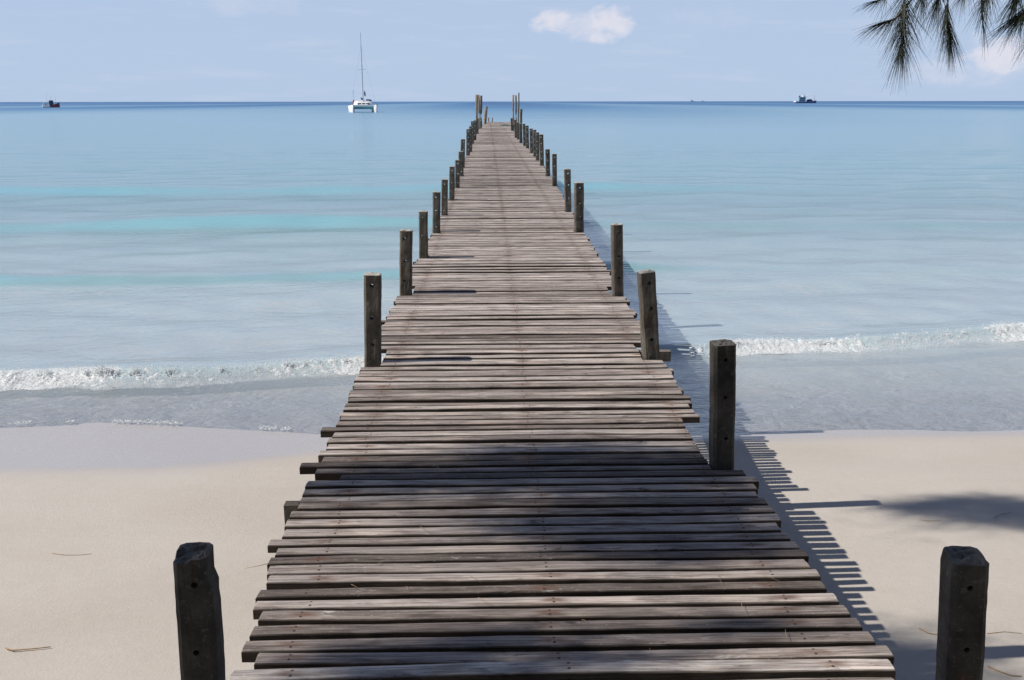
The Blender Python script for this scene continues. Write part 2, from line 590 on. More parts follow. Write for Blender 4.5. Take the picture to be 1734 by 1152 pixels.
def sea_parts(x, y):
    d = y - (crest_y(x) + 0.20)
    br = crest_h(x) * ridge(d, 0.145, 0.75)
    sw, face = 0, 0
    for y0, h, fr, bk, k, ph, xf in ((16.1, 0.19, 0.38, 1.6, 0.30, 0.5, 5.0), (22.6, 0.27, 0.55, 2.2, 0.22, 1.8, 7.0), (32.2, 0.32, 0.85, 3.2, 0.15, 0.2, 10.0)):
        yy = y0 + 0.45 * np.sin(x * k + ph) + 0.02 * x
        amp = h * (1 - 0.78 * smooth(-1.5, xf, x)) * (0.80 + 0.30 * np.sin(x * k * 1.7 + ph * 2))
        sw = sw + amp * ridge(y - yy, fr, bk)
        face = face + (2.0 if y0 < 20 else 1.0) * amp * np.exp(-((y - yy + fr * 0.7) / (fr * 0.75)) ** 2)
    return br, sw, face


br, sw, face = sea_parts(X, Y)
small = np.where(Y < 60, 0.022 * np.sin(Y * 1.9 + 0.8 * np.sin(X * 0.5) + 0.3 * X) * smooth(10.5, 14, Y) + 0.014 * np.sin(X * 1.1 - Y * 2.7), 0.0) * smooth(8.2, 10.5, Y)
swash = 0.014 * np.sin(X * 0.7 + 1.2) * (1 - smooth(8.6, 9.6, Y))
wrng = np.random.default_rng(4)
chop = np.zeros_like(X)
for i in range(26):
    lam = 0.34 * 1.12 ** i
    th = wrng.normal(math.pi / 2, 0.75)
    ph = wrng.uniform(0, 6.28)
    vis = smooth(0, 1, (lam / np.maximum(0.05, 0.016 * Y) - 2.0) / 3.0)          # only what the rows can carry
    kx, ky = math.cos(th) * 6.283 / lam, math.sin(th) * 6.283 / lam
    warp = 0.6 * np.sin(X * 0.9 / lam + ph) * 0.5 + 0.5 * np.sin(Y * 0.6 / lam + ph * 2)
    chop += 0.0050 * min(lam, 1.6) * np.minimum(1.0, 0.055 * Y / lam) * np.sin(kx * X + ky * Y + ph + warp) * vis
chop *= (0.35 + 0.65 * smooth(9.0, 12, Y)) * smooth(7.6, 9, Y) * (1 - smooth(150, 400, Y))
Z = SEA + br + sw + small + swash + chop
depth = np.clip(SEA - ground_z(X, Y), 0, None)
depth = depth * (1 + 0.25 * np.sin(X * 0.03 + 1) * smooth(20, 60, Y)) + br * 2.2 + face * 4.2
sea = fast_grid('sea', X, Y, Z, M['water'], {'depth': depth})
tag(sea, 'clear turquoise sea with low swells and a deep blue horizon', 'sea', kind='structure')

# ------------------------------------------------------------------ breaking wave foam
ICO = bmesh.new()
bmesh.ops.create_icosphere(ICO, subdivisions=1, radius=1.0)
ICO_V = np.array([v.co[:] for v in ICO.verts])
ICO.verts.ensure_lookup_table()
ICO_F = np.array([[v.index for v in f.verts] for f in ICO.faces])
ICO.free()


def blobs(name, centres, radii, mat, flat=None):
    n = len(centres)
    jit = 1 + rng.uniform(-0.25, 0.25, (n, len(ICO_V), 1))
    v = ICO_V[None] * radii[:, None, :] * jit + centres[:, None, :]
    f = ICO_F[None] + (np.arange(n) * len(ICO_V))[:, None, None]
    me = bpy.data.meshes.new(name)
    co = v.reshape(-1, 3).astype(np.float32)
    fa = f.reshape(-1, 3).astype(np.int32)
    me.vertices.add(len(co))
    me.vertices.foreach_set('co', co.ravel())
    me.loops.add(fa.size)
    me.loops.foreach_set('vertex_index', fa.ravel())
    me.polygons.add(len(fa))
    me.polygons.foreach_set('loop_start', np.arange(0, fa.size, 3, dtype=np.int32))
    me.polygons.foreach_set('loop_total', np.full(len(fa), 3, dtype=np.int32))
    me.polygons.foreach_set('use_smooth', np.ones(len(fa), dtype=bool))
    me.update(calc_edges=True)
    me.materials.append(mat)
    o = bpy.data.objects.new(name, me)
    COL.objects.link(o)
    return o


fm, ft, fb = material('sea_foam')
fn = ft.noise(ft.pos(), 45.0, 4, 0.7)
ft.put(fb.inputs['Base Color'], ft.mix(ft.maprange(fn, 0.3, 0.7), (0.88, 0.90, 0.90, 1), (0.97, 0.97, 0.96, 1)))
fb.inputs['Roughness'].default_value = 0.45
fo = ft.n['Material Output']
tl = ft.node('ShaderNodeBsdfTranslucent')
tl.inputs[0].default_value = (0.85, 0.9, 0.9, 1)
tp = ft.node('ShaderNodeBsdfTransparent')
m1, m2 = ft.node('ShaderNodeMixShader'), ft.node('ShaderNodeMixShader')
m1.inputs[0].default_value = 0.30
ft.l.new(fb.outputs[0], m1.inputs[1])
ft.l.new(tl.outputs[0], m1.inputs[2])
ft.put(m2.inputs[0], ft.maprange(ft.noise(ft.pos(), 28.0, 5, 0.75), 0.50, 0.70, 0.0, 0.45))      # thin, half clear froth between the lumps
ft.l.new(m1.outputs[0], m2.inputs[1])
ft.l.new(tp.outputs[0], m2.inputs[2])
ft.l.new(m2.outputs[0], fo.inputs[0])


def foam_sheet(name, x_lo, x_hi, cover, label):
    """lacy sheet of froth tumbling down the front of the wave, with fine drops thrown off it"""
    nx, nu = int((x_hi - x_lo) / 0.011), 40
    V = np.zeros((nx, nu, 3))
    keep = np.zeros((nx, nu), bool)
    c, r = [], []
    for i in range(nx):
        x = x_lo + (x_hi - x_lo) * i / (nx - 1)
        h, yc = float(crest_h(x)), float(crest_y(x)) + 0.20
        cl = noise.noise(Vector((x * 1.6, 3.0, 1.0))) * 0.5 + noise.noise(Vector((x * 5.0, 9.0, 1.0))) * 0.35
        cov = cover(x) + cl * 0.65
        lip = max(0.0, 0.35 + cl)
        for j in range(nu):
            u = j / (nu - 1)                                  # 0 foot, 1 just behind the lip
            d = -0.38 + 0.46 * u + 0.10 * (noise.noise(Vector((x * 2.6, 1.0, 8.0))) ) * (1 - u)
            prof = math.exp(-(d / (0.145 if d < 0 else 0.75)) ** 2)
            n1 = noise.noise(Vector((x * 17, d * 11, 2.0)))
            n2 = noise.noise(Vector((x * 34, d * 38, 5.0)))
            n3 = noise.noise(Vector((x * 85, d * 90, 7.0)))
            edge = math.sin(math.pi * min(1, max(0, u))) ** 0.6
            up = (0.011 * max(0, n1 + 0.25) + 0.007 * abs(n2) + 0.007 * abs(n3)) * edge * (0.5 + 1.7 * lip)
            V[i, j] = (x + 0.008 * n2, yc + d + 0.012 * n3 - up * 0.4, SEA + h * prof + up + 0.003)
            cov_ = cov - (0.9 * max(0, u - 0.52) if label == 'low' else 0)
            m_ = cov_ + 0.60 * n1 + 0.50 * n2 + 0.55 * n3 - 0.55 * abs(u - 0.5) ** 1.5 * 2
            keep[i, j] = m_ > 0
            if keep[i, j] and random.random() < 0.50 + 0.40 * max(0, lip - 0.2) * (u > 0.45):
                s_ = random.uniform(0.0016, 0.0042)
                k_ = random.random() ** 1.6 * (0.020 + 0.060 * max(0, lip - 0.2))
                c.append((x + random.gauss(0, 0.01), V[i, j, 1] + random.gauss(0, 0.012) - k_ * 0.3, V[i, j, 2] + k_))
                r.append((s_ * random.uniform(0.8, 1.5), s_, s_ * random.uniform(0.8, 1.8)))
    fc = grid_faces(nx, nu)
    fc = fc[keep.reshape(-1)[fc].sum(1) >= 2]
    return V.reshape(-1, 3), fc, c, r


def foam_object(name, parts, spurts, label):
    V, fc, c, r = parts
    for x, hgt in spurts:                                     # thin spurts of water
        y0 = float(crest_y(x)) + 0.12
        wob = random.uniform(-0.4, 0.4)
        for _ in range(46):
            k = random.random()
            s_ = random.uniform(0.003, 0.007) * (1.3 - k)
            c.append((x + wob * k * hgt + random.gauss(0, 0.010 + 0.022 * k), y0 + random.gauss(0, 0.025), SEA + float(crest_h(x)) * 0.75 + k * hgt))
            r.append((s_, s_, s_ * 2.0))
    c, r = np.array(c), np.array(r)
    n = len(c)
    jit = 1 + rng.uniform(-0.25, 0.25, (n, len(ICO_V), 1))
    bv = (ICO_V[None] * r[:, None, :] * jit + c[:, None, :]).reshape(-1, 3)
    bf = (ICO_F[None] + (np.arange(n) * len(ICO_V))[:, None, None]).reshape(-1, 3) + len(V)
    co = np.concatenate([V, bv]).astype(np.float32)
    loops = np.concatenate([fc.ravel(), bf.ravel()]).astype(np.int32)
    tot = np.concatenate([np.full(len(fc), 4), np.full(len(bf), 3)]).astype(np.int32)
    me = bpy.data.meshes.new(name)
    me.vertices.add(len(co))
    me.vertices.foreach_set('co', co.ravel())
    me.loops.add(len(loops))
    me.loops.foreach_set('vertex_index', loops)
    me.polygons.add(len(tot))
    me.polygons.foreach_set('loop_start', np.concatenate([[0], np.cumsum(tot)[:-1]]).astype(np.int32))
    me.polygons.foreach_set('loop_total', tot)
    me.polygons.foreach_set('use_smooth', np.ones(len(tot), dtype=bool))
    me.update(calc_edges=True)
    me.materials.append(fm)
    o = bpy.data.objects.new(name, me)
    COL.objects.link(o)
    tag(o, label, 'foam', kind='stuff')


foam_object('breaking_wave_foam', foam_sheet('a', -8.5, 0.3, lambda x: 0.58, ''),
            [(-4.15, 0.17), (-4.08, 0.15), (-4.2, 0.12)] + [(random.uniform(-7, -0.6), random.uniform(0.04, 0.09)) for _ in range(34)],
            'white foam of the small wave breaking left of the jetty')
foam_object('breaking_wave_foam', foam_sheet('b', 2.35, 9.0, lambda x: (0.42 if x > 2.8 else -0.1) + (0.14 if x > 5 else 0.06) * math.sin(x * 2.2), 'low'),
            [(random.uniform(2.8, 7), random.uniform(0.02, 0.05)) for _ in range(16)],
            'white foam on the low wave right of the jetty')

# thin bubbles left along the swash line
c3, r3 = [], []
for _ in range(2600):
    x = random.uniform(-7.5, -0.6)
    w_ = noise.noise(Vector((x * 1.4, 8.0, 0))) + 0.4 * noise.noise(Vector((x * 5, 2.0, 0)))
    if w_ < 0.02:
        continue
    y = 8.22 - 0.16 * math.sin(x * 0.42 + 0.6) + 0.10 * math.sin(x * 1.3) + random.gauss(0, 0.025)
    s = random.uniform(0.0025, 0.0065)
    z = max(SEA, float(ground_z(np.array(x), np.array(y)))) + 0.018
    c3.append((x, y, z))
    r3.append((s * 1.6, s, s * 0.6))
foam3 = blobs('swash_foam', np.array(c3), np.array(r3), fm)
tag(foam3, 'thin line of bubbles at the water edge left of the jetty', 'foam', kind='stuff')

# ------------------------------------------------------------------ the jetty
jetty = empty('jetty', (0.2, 1.0, 0))
tag(jetty, 'long weathered wooden plank jetty with bolt-holed posts reaching out to sea', 'jetty')
ORI = Vector((0.2, 1.0, 0))
deck_end = on_level(845, 206.8, 0).y

# (photo column of the post's middle at the deck, photo row of its foot, photo row of its top, photo width)
RIGHT = [(1226, 793, 585, 40), (1104, 607, 462, 29), (1047, 500, 381, 19), (981, 393, 310, 15.5), (962.5, 358, 287, 11), (939.5, 315.5, 261, 8),
         (928, 298.5, 253, 7.5), (918, 281, 228, 7), (910.5, 272, 224.5, 6), (906, 265, 220, 5.5), (900.3, 259.5, 218, 5.5), (893.3, 251.5, 213, 5.5),
         (888.4, 247.6, 210, 4.5), (882.3, 242.5, 209, 5), (877.5, 236.5, 207.5, 4.5), (873.6, 233.5, 203, 4), (867.2, 221.8, 200.4, 3.5)]
LEFT = [(630, 615, 467, 29), (686.5, 497, 391.5, 20.5), (717, 437, 359, 14.5), (738.7, 394, 326, 13), (752.3, 366, 304.5, 10.5), (764.8, 339, 282.5, 9),
        (774.2, 318, 271.5, 8), (780.5, 298.5, 257, 8.5), (783, 284, 236, 7), (792.3, 263.5, 219, 6.3), (796.7, 257.5, 214, 5.5),
        (799.4, 244, 205.5, 5.5), (804, 237.5, 204, 5), (808, 227.5, 200.5, 5.5), (814.6, 217.8, 205, 3.5), (822, 210, 201, 4.5)]


def height_at(p, row):
    """height of the point over p that the photograph shows on this row"""
    lo, hi = -1.0, 4.0
    for _ in range(50):
        mid = (lo + hi) / 2
        q = CM.transposed() @ (Vector((p.x, p.y, mid)) - Vector((0, 0, EYE)))
        yy = 576 + F * q.y / q.z
        if yy > row:
            lo = mid
        else:
            hi = mid
    return lo


POSTS = []       # x, y, top, width, side, special
for lst, side in ((RIGHT, 1), (LEFT, -1)):
    for px, py, pt, pw in lst:
        q = on_level(px, py, 0)
        wd = pw * q.y / F * 0.985
        wd = max(0.085, min(0.135, wd))
        top = height_at(q, pt)
        POSTS.append([q.x, q.y + wd / 2, top, wd, side, ''])
a = at_depth(1633, 938, 2.10)
POSTS.append([a.x + a.z * math.tan(R(4.2)), a.y, a.z, 0.088, 1, 'split'])
a = at_depth(332, 932, 2.10)
POSTS.append([a.x - a.z * math.tan(R(1.6)), a.y, a.z, 0.092, -1, 'chipped'])


def post_mesh(name, wd, dep, z0, z1, mat, parent, loc, rot, seed, holes=True, special=''):
    zs = [z0, z0 * 0.5, -0.2]
    n = 26
    zs += [-0.2 + (z1 + 0.2) * (i + 1) / n for i in range(n)]
    ch = wd * 0.14
    hx, hy = wd / 2, dep / 2
    sec = [(-hx + ch, -hy), (hx - ch, -hy), (hx, -hy + ch), (hx, hy - ch), (hx - ch, hy), (-hx + ch, hy), (-hx, hy - ch), (-hx, -hy + ch)]
    dense = []
    for q_ in range(8):
        (xa, ya), (xb, yb) = sec[q_], sec[(q_ + 1) % 8]
        m_ = 4 if q_ % 2 == 0 else 1
        dense += [(xa + (xb - xa) * i_ / m_, ya + (yb - ya) * i_ / m_) for i_ in range(m_)]
    sec = dense
    verts, faces = [], []
    k = len(sec)
    for zi, z in enumerate(zs):
        for si, (x, y) in enumerate(sec):
            j = noise.noise(Vector((x * 26 + seed, y * 26, z * 5))) * wd * 0.035 + noise.noise(Vector((x * 120 + seed, y * 120, z * 40))) * wd * 0.014
            zz = z
            sx, sy = x * (1 + j / hx), y * (1 + j / hy)
            if special == 'chipped':
                if zi >= len(zs) - 5 and x > 0:                       # bite out of the seaward corner
                    sx -= wd * (0.03 if zi <= len(zs) - 4 else 0.13)
                if zi == len(zs) - 1 and x < 0 and y < 0:
                    zz -= 0.012
            if special == 'split' and zi >= len(zs) - 2:
                if x < -hx + ch * 0.5 and zi == len(zs) - 1:
                    sx += wd * 0.06
                if y < 0 and zi == len(zs) - 1:
                    zz -= 0.004
                if x > 0 and zi == len(zs) - 1:
                    zz -= 0.003
            verts.append((sx, sy, zz))
    for i in range(len(zs) - 1):
        for s in range(k):
            a_, b_ = i * k + s, i * k + (s + 1) % k
            faces.append((a_, b_, b_ + k, a_ + k))
    faces.append(tuple(range(k - 1, -1, -1)))
    # weathered, uneven top: rings of rough end grain
    base = (len(zs) - 1) * k
    prev = base
    for fi, fct in enumerate((0.93, 0.80, 0.62, 0.42, 0.20)):
        ring = len(verts)
        for q_, (x, y) in enumerate(sec):
            bx, by, bz = verts[base + q_]
            mz = sum(verts[base + i_][2] for i_ in range(k)) / k
            rough = noise.noise(Vector((bx * fct * 55 + seed, by * fct * 55, 5))) * 0.008 + noise.noise(Vector((bx * fct * 140 + seed, by * fct * 140, 2))) * 0.006
            verts.append((bx * fct, by * fct, bz * fct + mz * (1 - fct) + (0.003 if fi else 0.002) + rough * min(1, (1 - fct) * 4)))
        for q_ in range(k):
            faces.append((prev + q_, prev + (q_ + 1) % k, ring + (q_ + 1) % k, ring + q_))
        prev = ring
    faces.append(tuple(prev + q_ for q_ in range(k)))
    o = mesh_object(name, verts, faces, mat)
    if holes:
        hm = MB()
        hr = (0.0085 if loc[1] < 4.5 else 0.0125) * wd / 0.1
        zz = z1 - 0.065 - 0.03 * ((seed * 7.3) % 1)
        xoff = 0.012 * math.sin(seed * 5)
        while zz > 0.05:
            hm.tube([(xoff, -dep, zz), (xoff, dep, zz)], hr, 10)
            zz -= 0.185 + 0.02 * math.sin(seed + zz * 20)
            xoff += 0.006 * math.sin(seed * 3 + zz * 9)
        cut = hm.build('cutter', mat)
        md = o.modifiers.new('holes', 'BOOLEAN')
        md.operation = 'DIFFERENCE'
        md.solver = 'EXACT'
        md.object = cut
        dg = bpy.context.evaluated_depsgraph_get()
        dg.update()
        new = bpy.data.meshes.new_from_object(o.evaluated_get(dg))
        o.modifiers.clear()
        old = o.data
        o.data = new
        bpy.data.meshes.remove(old)
        bpy.data.objects.remove(cut)
    o.location = Vector(loc) - ORI
    o.rotation_euler = rot
    o.parent = parent
    return o


for i, (x, y, top, wd, side, sp) in enumerate(POSTS):
    g = float(ground_z(np.array(x), np.array(y)))
    lean = (R(random.uniform(-0.7, 0.7)), R(-1.6 * side + random.uniform(-0.8, 0.8)), R(random.uniform(-3, 3)))
    if sp == 'split':
        lean = (R(0.5), R(-4.2), R(-5))
    if sp == 'chipped':
        lean = (R(0.5), R(1.6), R(2))
    if i == 0:
        lean = (0, R(-2.4), R(1))
    if i == 1:
        lean = (0, R(-5.0), 0)                                        # tilted a little inward at the top
    mt = M['dark_post'] if (sp or i == 0) else M['post']
    po = post_mesh('post', wd, wd * random.uniform(0.92, 1.08), g - 0.5, top, mt, jetty, (x, y, 0), lean, i * 1.37, y < 45, sp)
    if sp == 'chipped':
        po['label'] = 'dark post with a bite broken from its top corner'
    if sp == 'split':
        po['label'] = 'dark post with a split and worn top edge'

# planks -----------------------------------------------------------------
yq = 0.55
planks = []
prng = random.Random(11)


def right_edge(y):
    return float(np.interp(y, [1.4, 2.3, 2.5, 2.8, 3.3, 3.9, 4.8, 5.8, 7.9, 11.9, 14.2, 18.5, 24.5, 30, 38, 44, 54, 77.4, 80], [1.190, 1.165, 1.180, 1.148, 1.142, 1.120, 1.100, 1.105, 1.147, 1.200, 1.248, 1.335, 1.420, 1.445, 1.370, 1.335, 1.42, 1.91, 1.95]))


def left_edge(y):
    return float(np.interp(y, [1.4, 2.4, 3.2, 3.8, 5.7, 8, 11.9, 18, 30, 48, 59, 71, 78], [-0.735, -0.742, -0.795, -0.785, -0.800, -0.771, -0.709, -0.645, -0.650, -0.63, -0.48, -0.27, -0.15]))


while yq < deck_end:
    if yq < 5:
        wd, gap = prng.choice([0.050, 0.054, 0.058, 0.062, 0.056]), prng.choice([0.017, 0.021, 0.024, 0.027, 0.030])
    else:
        wd, gap = prng.choice([0.058, 0.063, 0.068, 0.072, 0.066, 0.076]), prng.choice([0.010, 0.014, 0.018, 0.022, 0.027])
    planks.append([yq, wd])
    yq += wd + gap


def plank_geo(y0, wd, x0, x1, nseg, fine, r):
    """one board with worn edges; returns verts, faces, across-values"""
    t = r.uniform(0.030, 0.040) if y0 < 20 else 0.034
    zt = r.gauss(0, 0.0028)
    tilt = r.gauss(0, 0.018)
    skew = r.gauss(0, 0.0035)
    sag = r.gauss(0, 0.0035)
    seed = r.uniform(0, 100)
    if fine:
        prof = [(-1, -1.0), (-1, -0.16), (-0.93, 0.0), (-0.45, 0.06), (0.0, 0.08), (0.45, 0.06), (0.93, 0.0), (1, -0.16), (1, -1.0)]
    else:
        prof = [(-1, -1.0), (-1, -0.05), (0, 0.05), (1, -0.05), (1, -1.0)]
    np_ = len(prof)
    V, Fc, A = [], [], []
    for i in range(nseg + 1):
        u = i / nseg
        x = x0 + (x1 - x0) * u
        e1 = noise.noise(Vector((x * 4.5, seed, 0))) * 0.0040 + (noise.noise(Vector((x * 17, seed, 3))) * 0.0022 if fine else 0)
        e2 = noise.noise(Vector((x * 4.5, seed, 9))) * 0.0040 + (noise.noise(Vector((x * 17, seed, 7))) * 0.0022 if fine else 0)
        zz = zt + sag * 4 * u * (1 - u) + noise.noise(Vector((x * 2.0, seed, 5))) * 0.003
        yc = y0 + wd / 2 + skew * (x - 0.2)
        for (a_, z_) in prof:
            yy = yc + a_ * wd / 2 + (e1 if a_ < 0 else e2) * abs(a_)
            endx = 0.0
            if fine and i in (0, nseg):
                endx = noise.noise(Vector((a_ * 2.0, seed, 11 + i))) * 0.006
                if z_ > -0.1:
                    endx += 0.004 if i == 0 else -0.004
            V.append((x + endx, yy, zz + z_ * t + a_ * wd / 2 * tilt))
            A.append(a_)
    for i in range(nseg):
        for k in range(np_):
            k2 = (k + 1) % np_
            a0, b0 = i * np_ + k, i * np_ + k2
            Fc.append((a0, a0 + np_, b0 + np_, b0))
    Fc.append(tuple(range(np_)))
    Fc.append(tuple(nseg * np_ + k for k in range(np_ - 1, -1, -1)))
    return V, Fc, A


# boards the photograph shows sticking out or cut short: (photo row, x left or None, x right or None)
def depth_of_row(row):
    return on_level(867, row, 0).y


ODD = [(727, -0.85, None), (788, -0.86, None), (918, -0.83, None), (1082, -0.755, None), (800, -0.66, None), (1098, -0.70, 1.20), (640, -0.80, None),
       (652, None, 1.09), (690, None, 1.08), (540, -0.84, None), (436, None, 1.16)]
odd = {}
for row, xl, xr in ODD:
    d = depth_of_row(row)
    j = min(range(len(planks)), key=lambda k: abs(planks[k][0] + planks[k][1] / 2 - d))
    odd[j] = (xl, xr)

deck = None
farV, farF, farA, farT = [], [], [], []
near_boards = []
first_seen = next(i for i, p in enumerate(planks) if p[0] > 1.40)
for i, (y0, wd) in enumerate(planks):
    r = random.Random(1000 + i)
    xl = left_edge(y0) + r.gauss(0, 0.009)
    xr = right_edge(y0) + r.gauss(0, 0.011)
    if r.random() < 0.05:
        xr += r.uniform(0.01, 0.045)
    if r.random() < 0.05:
        xl -= r.uniform(0.01, 0.04)
    if i in odd:
        xl = odd[i][0] if odd[i][0] is not None else xl
        xr = odd[i][1] if odd[i][1] is not None else xr
    for (px, py, top, pw, side, sp) in POSTS:                          # boards stop short beside a post
        reach = 0.60 if (side > 0 and 3.5 < py < 4.3) else 0.22 if py < 9 else 0.05
        if y0 + wd > py - pw / 2 - 0.004 and y0 < py + pw / 2 + reach:
            if side > 0 and xr > px - pw / 2 - 0.006 and py < 60:
                xr = px - pw / 2 - 0.006 - abs(r.gauss(0, 0.003))
            if side < 0 and xl < px + pw / 2 + 0.006 and py < 60:
                xl = px + pw / 2 + 0.006 + abs(r.gauss(0, 0.003))
    tone = min(1.0, max(0.0, r.gauss(0.34 if y0 < 4.2 else 0.50 if y0 < 8 else 0.62, 0.22)))
    if r.random() < 0.10:
        tone *= 0.4
    fine = y0 < 14
    V, Fc, A = plank_geo(y0, wd, xl, xr, 26 if y0 < 7 else 12 if fine else 3, fine, r)
    if first_seen <= i < first_seen + 100:
        near_boards.append((V, Fc, A, tone))
    else:
        b0 = len(farV)
        farV += V
        farF += [tuple(k + b0 for k in f) for f in Fc]
        farA += A
        farT += [tone] * len(V)

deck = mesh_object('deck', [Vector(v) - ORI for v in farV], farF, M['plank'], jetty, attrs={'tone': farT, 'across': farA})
for V, Fc, A, tone in near_boards:
    mid = sum((Vector(v) for v in V), Vector()) / len(V)
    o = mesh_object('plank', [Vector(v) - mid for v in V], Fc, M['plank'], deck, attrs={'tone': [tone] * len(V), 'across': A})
    o.location = mid - ORI

# stringers and cross beams under the boards
for kind in range(3):
    mb = MB()
    y = 0.4
    secs = []
    while True:
        xs = left_edge(y) + 0.19 if kind == 0 else right_edge(y) - 0.19 if kind == 2 else (left_edge(y) + right_edge(y)) / 2
        secs.append([(xs - 0.035 - ORI.x, y - ORI.y, -0.32), (xs + 0.035 - ORI.x, y - ORI.y, -0.32), (xs + 0.035 - ORI.x, y - ORI.y, -0.046), (xs - 0.035 - ORI.x, y - ORI.y, -0.046)])
        if y >= deck_end - 0.25:
            break
        y = min(y + 2.0, deck_end - 0.2)
    mb.loft(secs)
    mb.build('stringer', M['beam'], jetty)
for y in sorted({round(p[1], 1) for p in POSTS if p[4] > 0} | {round(p[1], 1) for p in POSTS if p[4] < 0 and p[1] > 8.5}):
    mb = MB()
    mb.box(left_edge(y) - 0.06 - ORI.x, right_edge(y) + 0.06 - ORI.x, y + 0.075 - ORI.y, y + 0.135 - ORI.y, -0.48, -0.323)
    mb.build('cross_beam', M['beam'], jetty)
mb = MB()                                                              # board end showing past the planks on the left
q = on_level(503, 864, -0.08)
mb.box(-0.87 - ORI.x, -0.66 - ORI.x, q.y - 0.025 - ORI.y, q.y + 0.025 - ORI.y, -0.165, -0.048)
mb.build('bracket', M['beam'], jetty)
q = on_level(1131, 600, -0.06)
mb = MB()
mb.box(0.99 - ORI.x, 1.235 - ORI.x, q.y + 0.03 - ORI.y, q.y + 0.085 - ORI.y, -0.12, -0.05)
mb.build('bracket', M['beam'], jetty)

# poles driven in beside the far end
PG = 'mooring poles at the far end of the jetty'
POLES = [(807.2, 160.5, 4.6, 72.0, 0, 'leftmost of the tall brown poles left of the jetty end'),
         (810.6, 161.0, 3.4, 73.5, 0, 'pole between its two tall neighbours left of the jetty end'),
         (814.4, 162.0, 4.4, 71.0, 0, 'dark tall pole at the right of the left-hand pole cluster'),
         (823.0, 180.5, 5.4, 76.5, 4.5, 'short stout pole leaning right, inside the left pole cluster'),
         (869.3, 160.8, 3.0, 73.5, 0, 'reddish thin pole, leftmost of those right of the jetty end'),
         (873.4, 161.5, 3.6, 72.0, 0, 'brown pole standing between two thin poles right of the jetty end'),
         (878.2, 157.2, 2.4, 71.0, 0.4, 'thinnest and tallest dark pole at the right of the jetty end'),
         (883.0, 184.8, 4.8, 75.0, 2.0, 'short dark stout pole leaning, rightmost at the jetty end'),
         (827.6, 199.2, 2.7, 79.5, 0, 'left one of two tiny pole stubs behind the jetty end'),
         (834.0, 199.2, 2.3, 79.5, 1.5, 'right one of two tiny pole stubs behind the jetty end')]
for px, py, pw, yy, lean, lab in POLES:
    q = at_depth(px, py, yy)
    rad = pw * yy / F / 2
    zb = float(ground_z(np.array(q.x), np.array(yy))) - 0.4
    mb = MB()
    pts, rr = [], []
    for i in range(13):
        u = i / 12
        z = zb + (q.z - zb) * u
        dx = math.tan(R(lean)) * (z - q.z)
        pts.append((dx + 0.02 * math.sin(z * 1.7 + px), 0.02 * math.sin(z * 2.3), z))
        rr.append(rad * (1.12 - 0.2 * u + 0.05 * math.sin(z * 3 + px)))
    mb.tube(pts, rr, 10)
    o = mb.build('mooring_pole', M['pole'] if 'dark' not in lab else M['post'], None, True)
    o.location = (q.x, yy, 0)
    tag(o, lab, 'pole', PG)

# dark green net left on the boards near the end
q = on_level(856, 213, 0)
V, Fc = [], []
n1, n2 = 26, 14
for i in range(n1):
    for j in range(n2):
        u, v = i / (n1 - 1) * 2 - 1, j / (n2 - 1) * 2 - 1
        f = max(0, 1 - u * u) * max(0, 1 - v * v)
        V.append((u * 0.40, v * 0.9, 0.008 + 0.09 * f * (0.55 + 0.9 * noise.noise(Vector((u * 3, v * 4, 2.0))))))
for i in range(n1 - 1):
    for j in range(n2 - 1):
        a_ = i * n2 + j
        Fc.append((a_, a_ + n2, a_ + n2 + 1, a_ + 1))
net = mesh_object('fishing_net', V, Fc, plain('green_net', (0.035, 0.075, 0.06), 0.8, 0.4, 12), None, True)
net.location = (q.x, q.y, 0.0)
sol = net.modifiers.new('thick', 'SOLIDIFY')
sol.thickness = 0.006
tag(net, 'dark green crumpled net lying on the planks near the far end', 'net')

# ------------------------------------------------------------------ boats
WHITE = plain('boat_white', (0.78, 0.78, 0.76), 0.35, 0.04, 1.0)
SEA_LIT = plain('sea_lit_underside', (0.10, 0.36, 0.36), 0.5, 0.1, 1.0)  # teal light off the sea below, put into the bridge deck's colour
GLASS = plain('dark_window', (0.03, 0.04, 0.055), 0.12, 0.1, 2.0)
NAVY = plain('boat_navy', (0.030, 0.045, 0.10), 0.5, 0.15, 1.0)
MAROON = plain('boat_maroon', (0.17, 0.035, 0.055), 0.5, 0.2, 1.0)
BLUE = plain('boat_blue', (0.22, 0.37, 0.50), 0.5, 0.2, 1.0)
ALU = plain('spar_grey', (0.28, 0.28, 0.29), 0.4, 0.1, 1.0)
CANVAS = plain('blue_canvas', (0.05, 0.09, 0.25), 0.8, 0.15, 2.0)
RED = plain('red_cloth', (0.35, 0.05, 0.05), 0.8, 0.15, 2.0)
BROWN = plain('boat_brown', (0.20, 0.10, 0.06), 0.7, 0.2, 2.0)


def hull_sections(L, B, free, stations=11, bow_rise=0.4, keel=-0.4, full=0.75, cx=0.0, stern=0.8):
    """stations run along local +Y from stern to bow"""
    out = []
    for i in range(stations):
        u = i / (stations - 1)
        if u < 0.5:
            wdt = B / 2 * (stern + (1 - stern) * math.sin(u * math.pi))
        else:
            wdt = B / 2 * max(0.03, 1 - ((u - 0.5) * 2) ** 2.4)
        y = -L / 2 + L * u
        zt = free + bow_rise * max(0, (u - 0.35) / 0.65) ** 2 + 0.15 * bow_rise * (1 - u) ** 2
        wl = wdt * full
        out.append([(cx - wdt, y, zt), (cx - wl, y, 0.0), (cx - wl * 0.5, y, keel), (cx + wl * 0.5, y, keel), (cx + wl, y, 0.0), (cx + wdt, y, zt)])
    return out


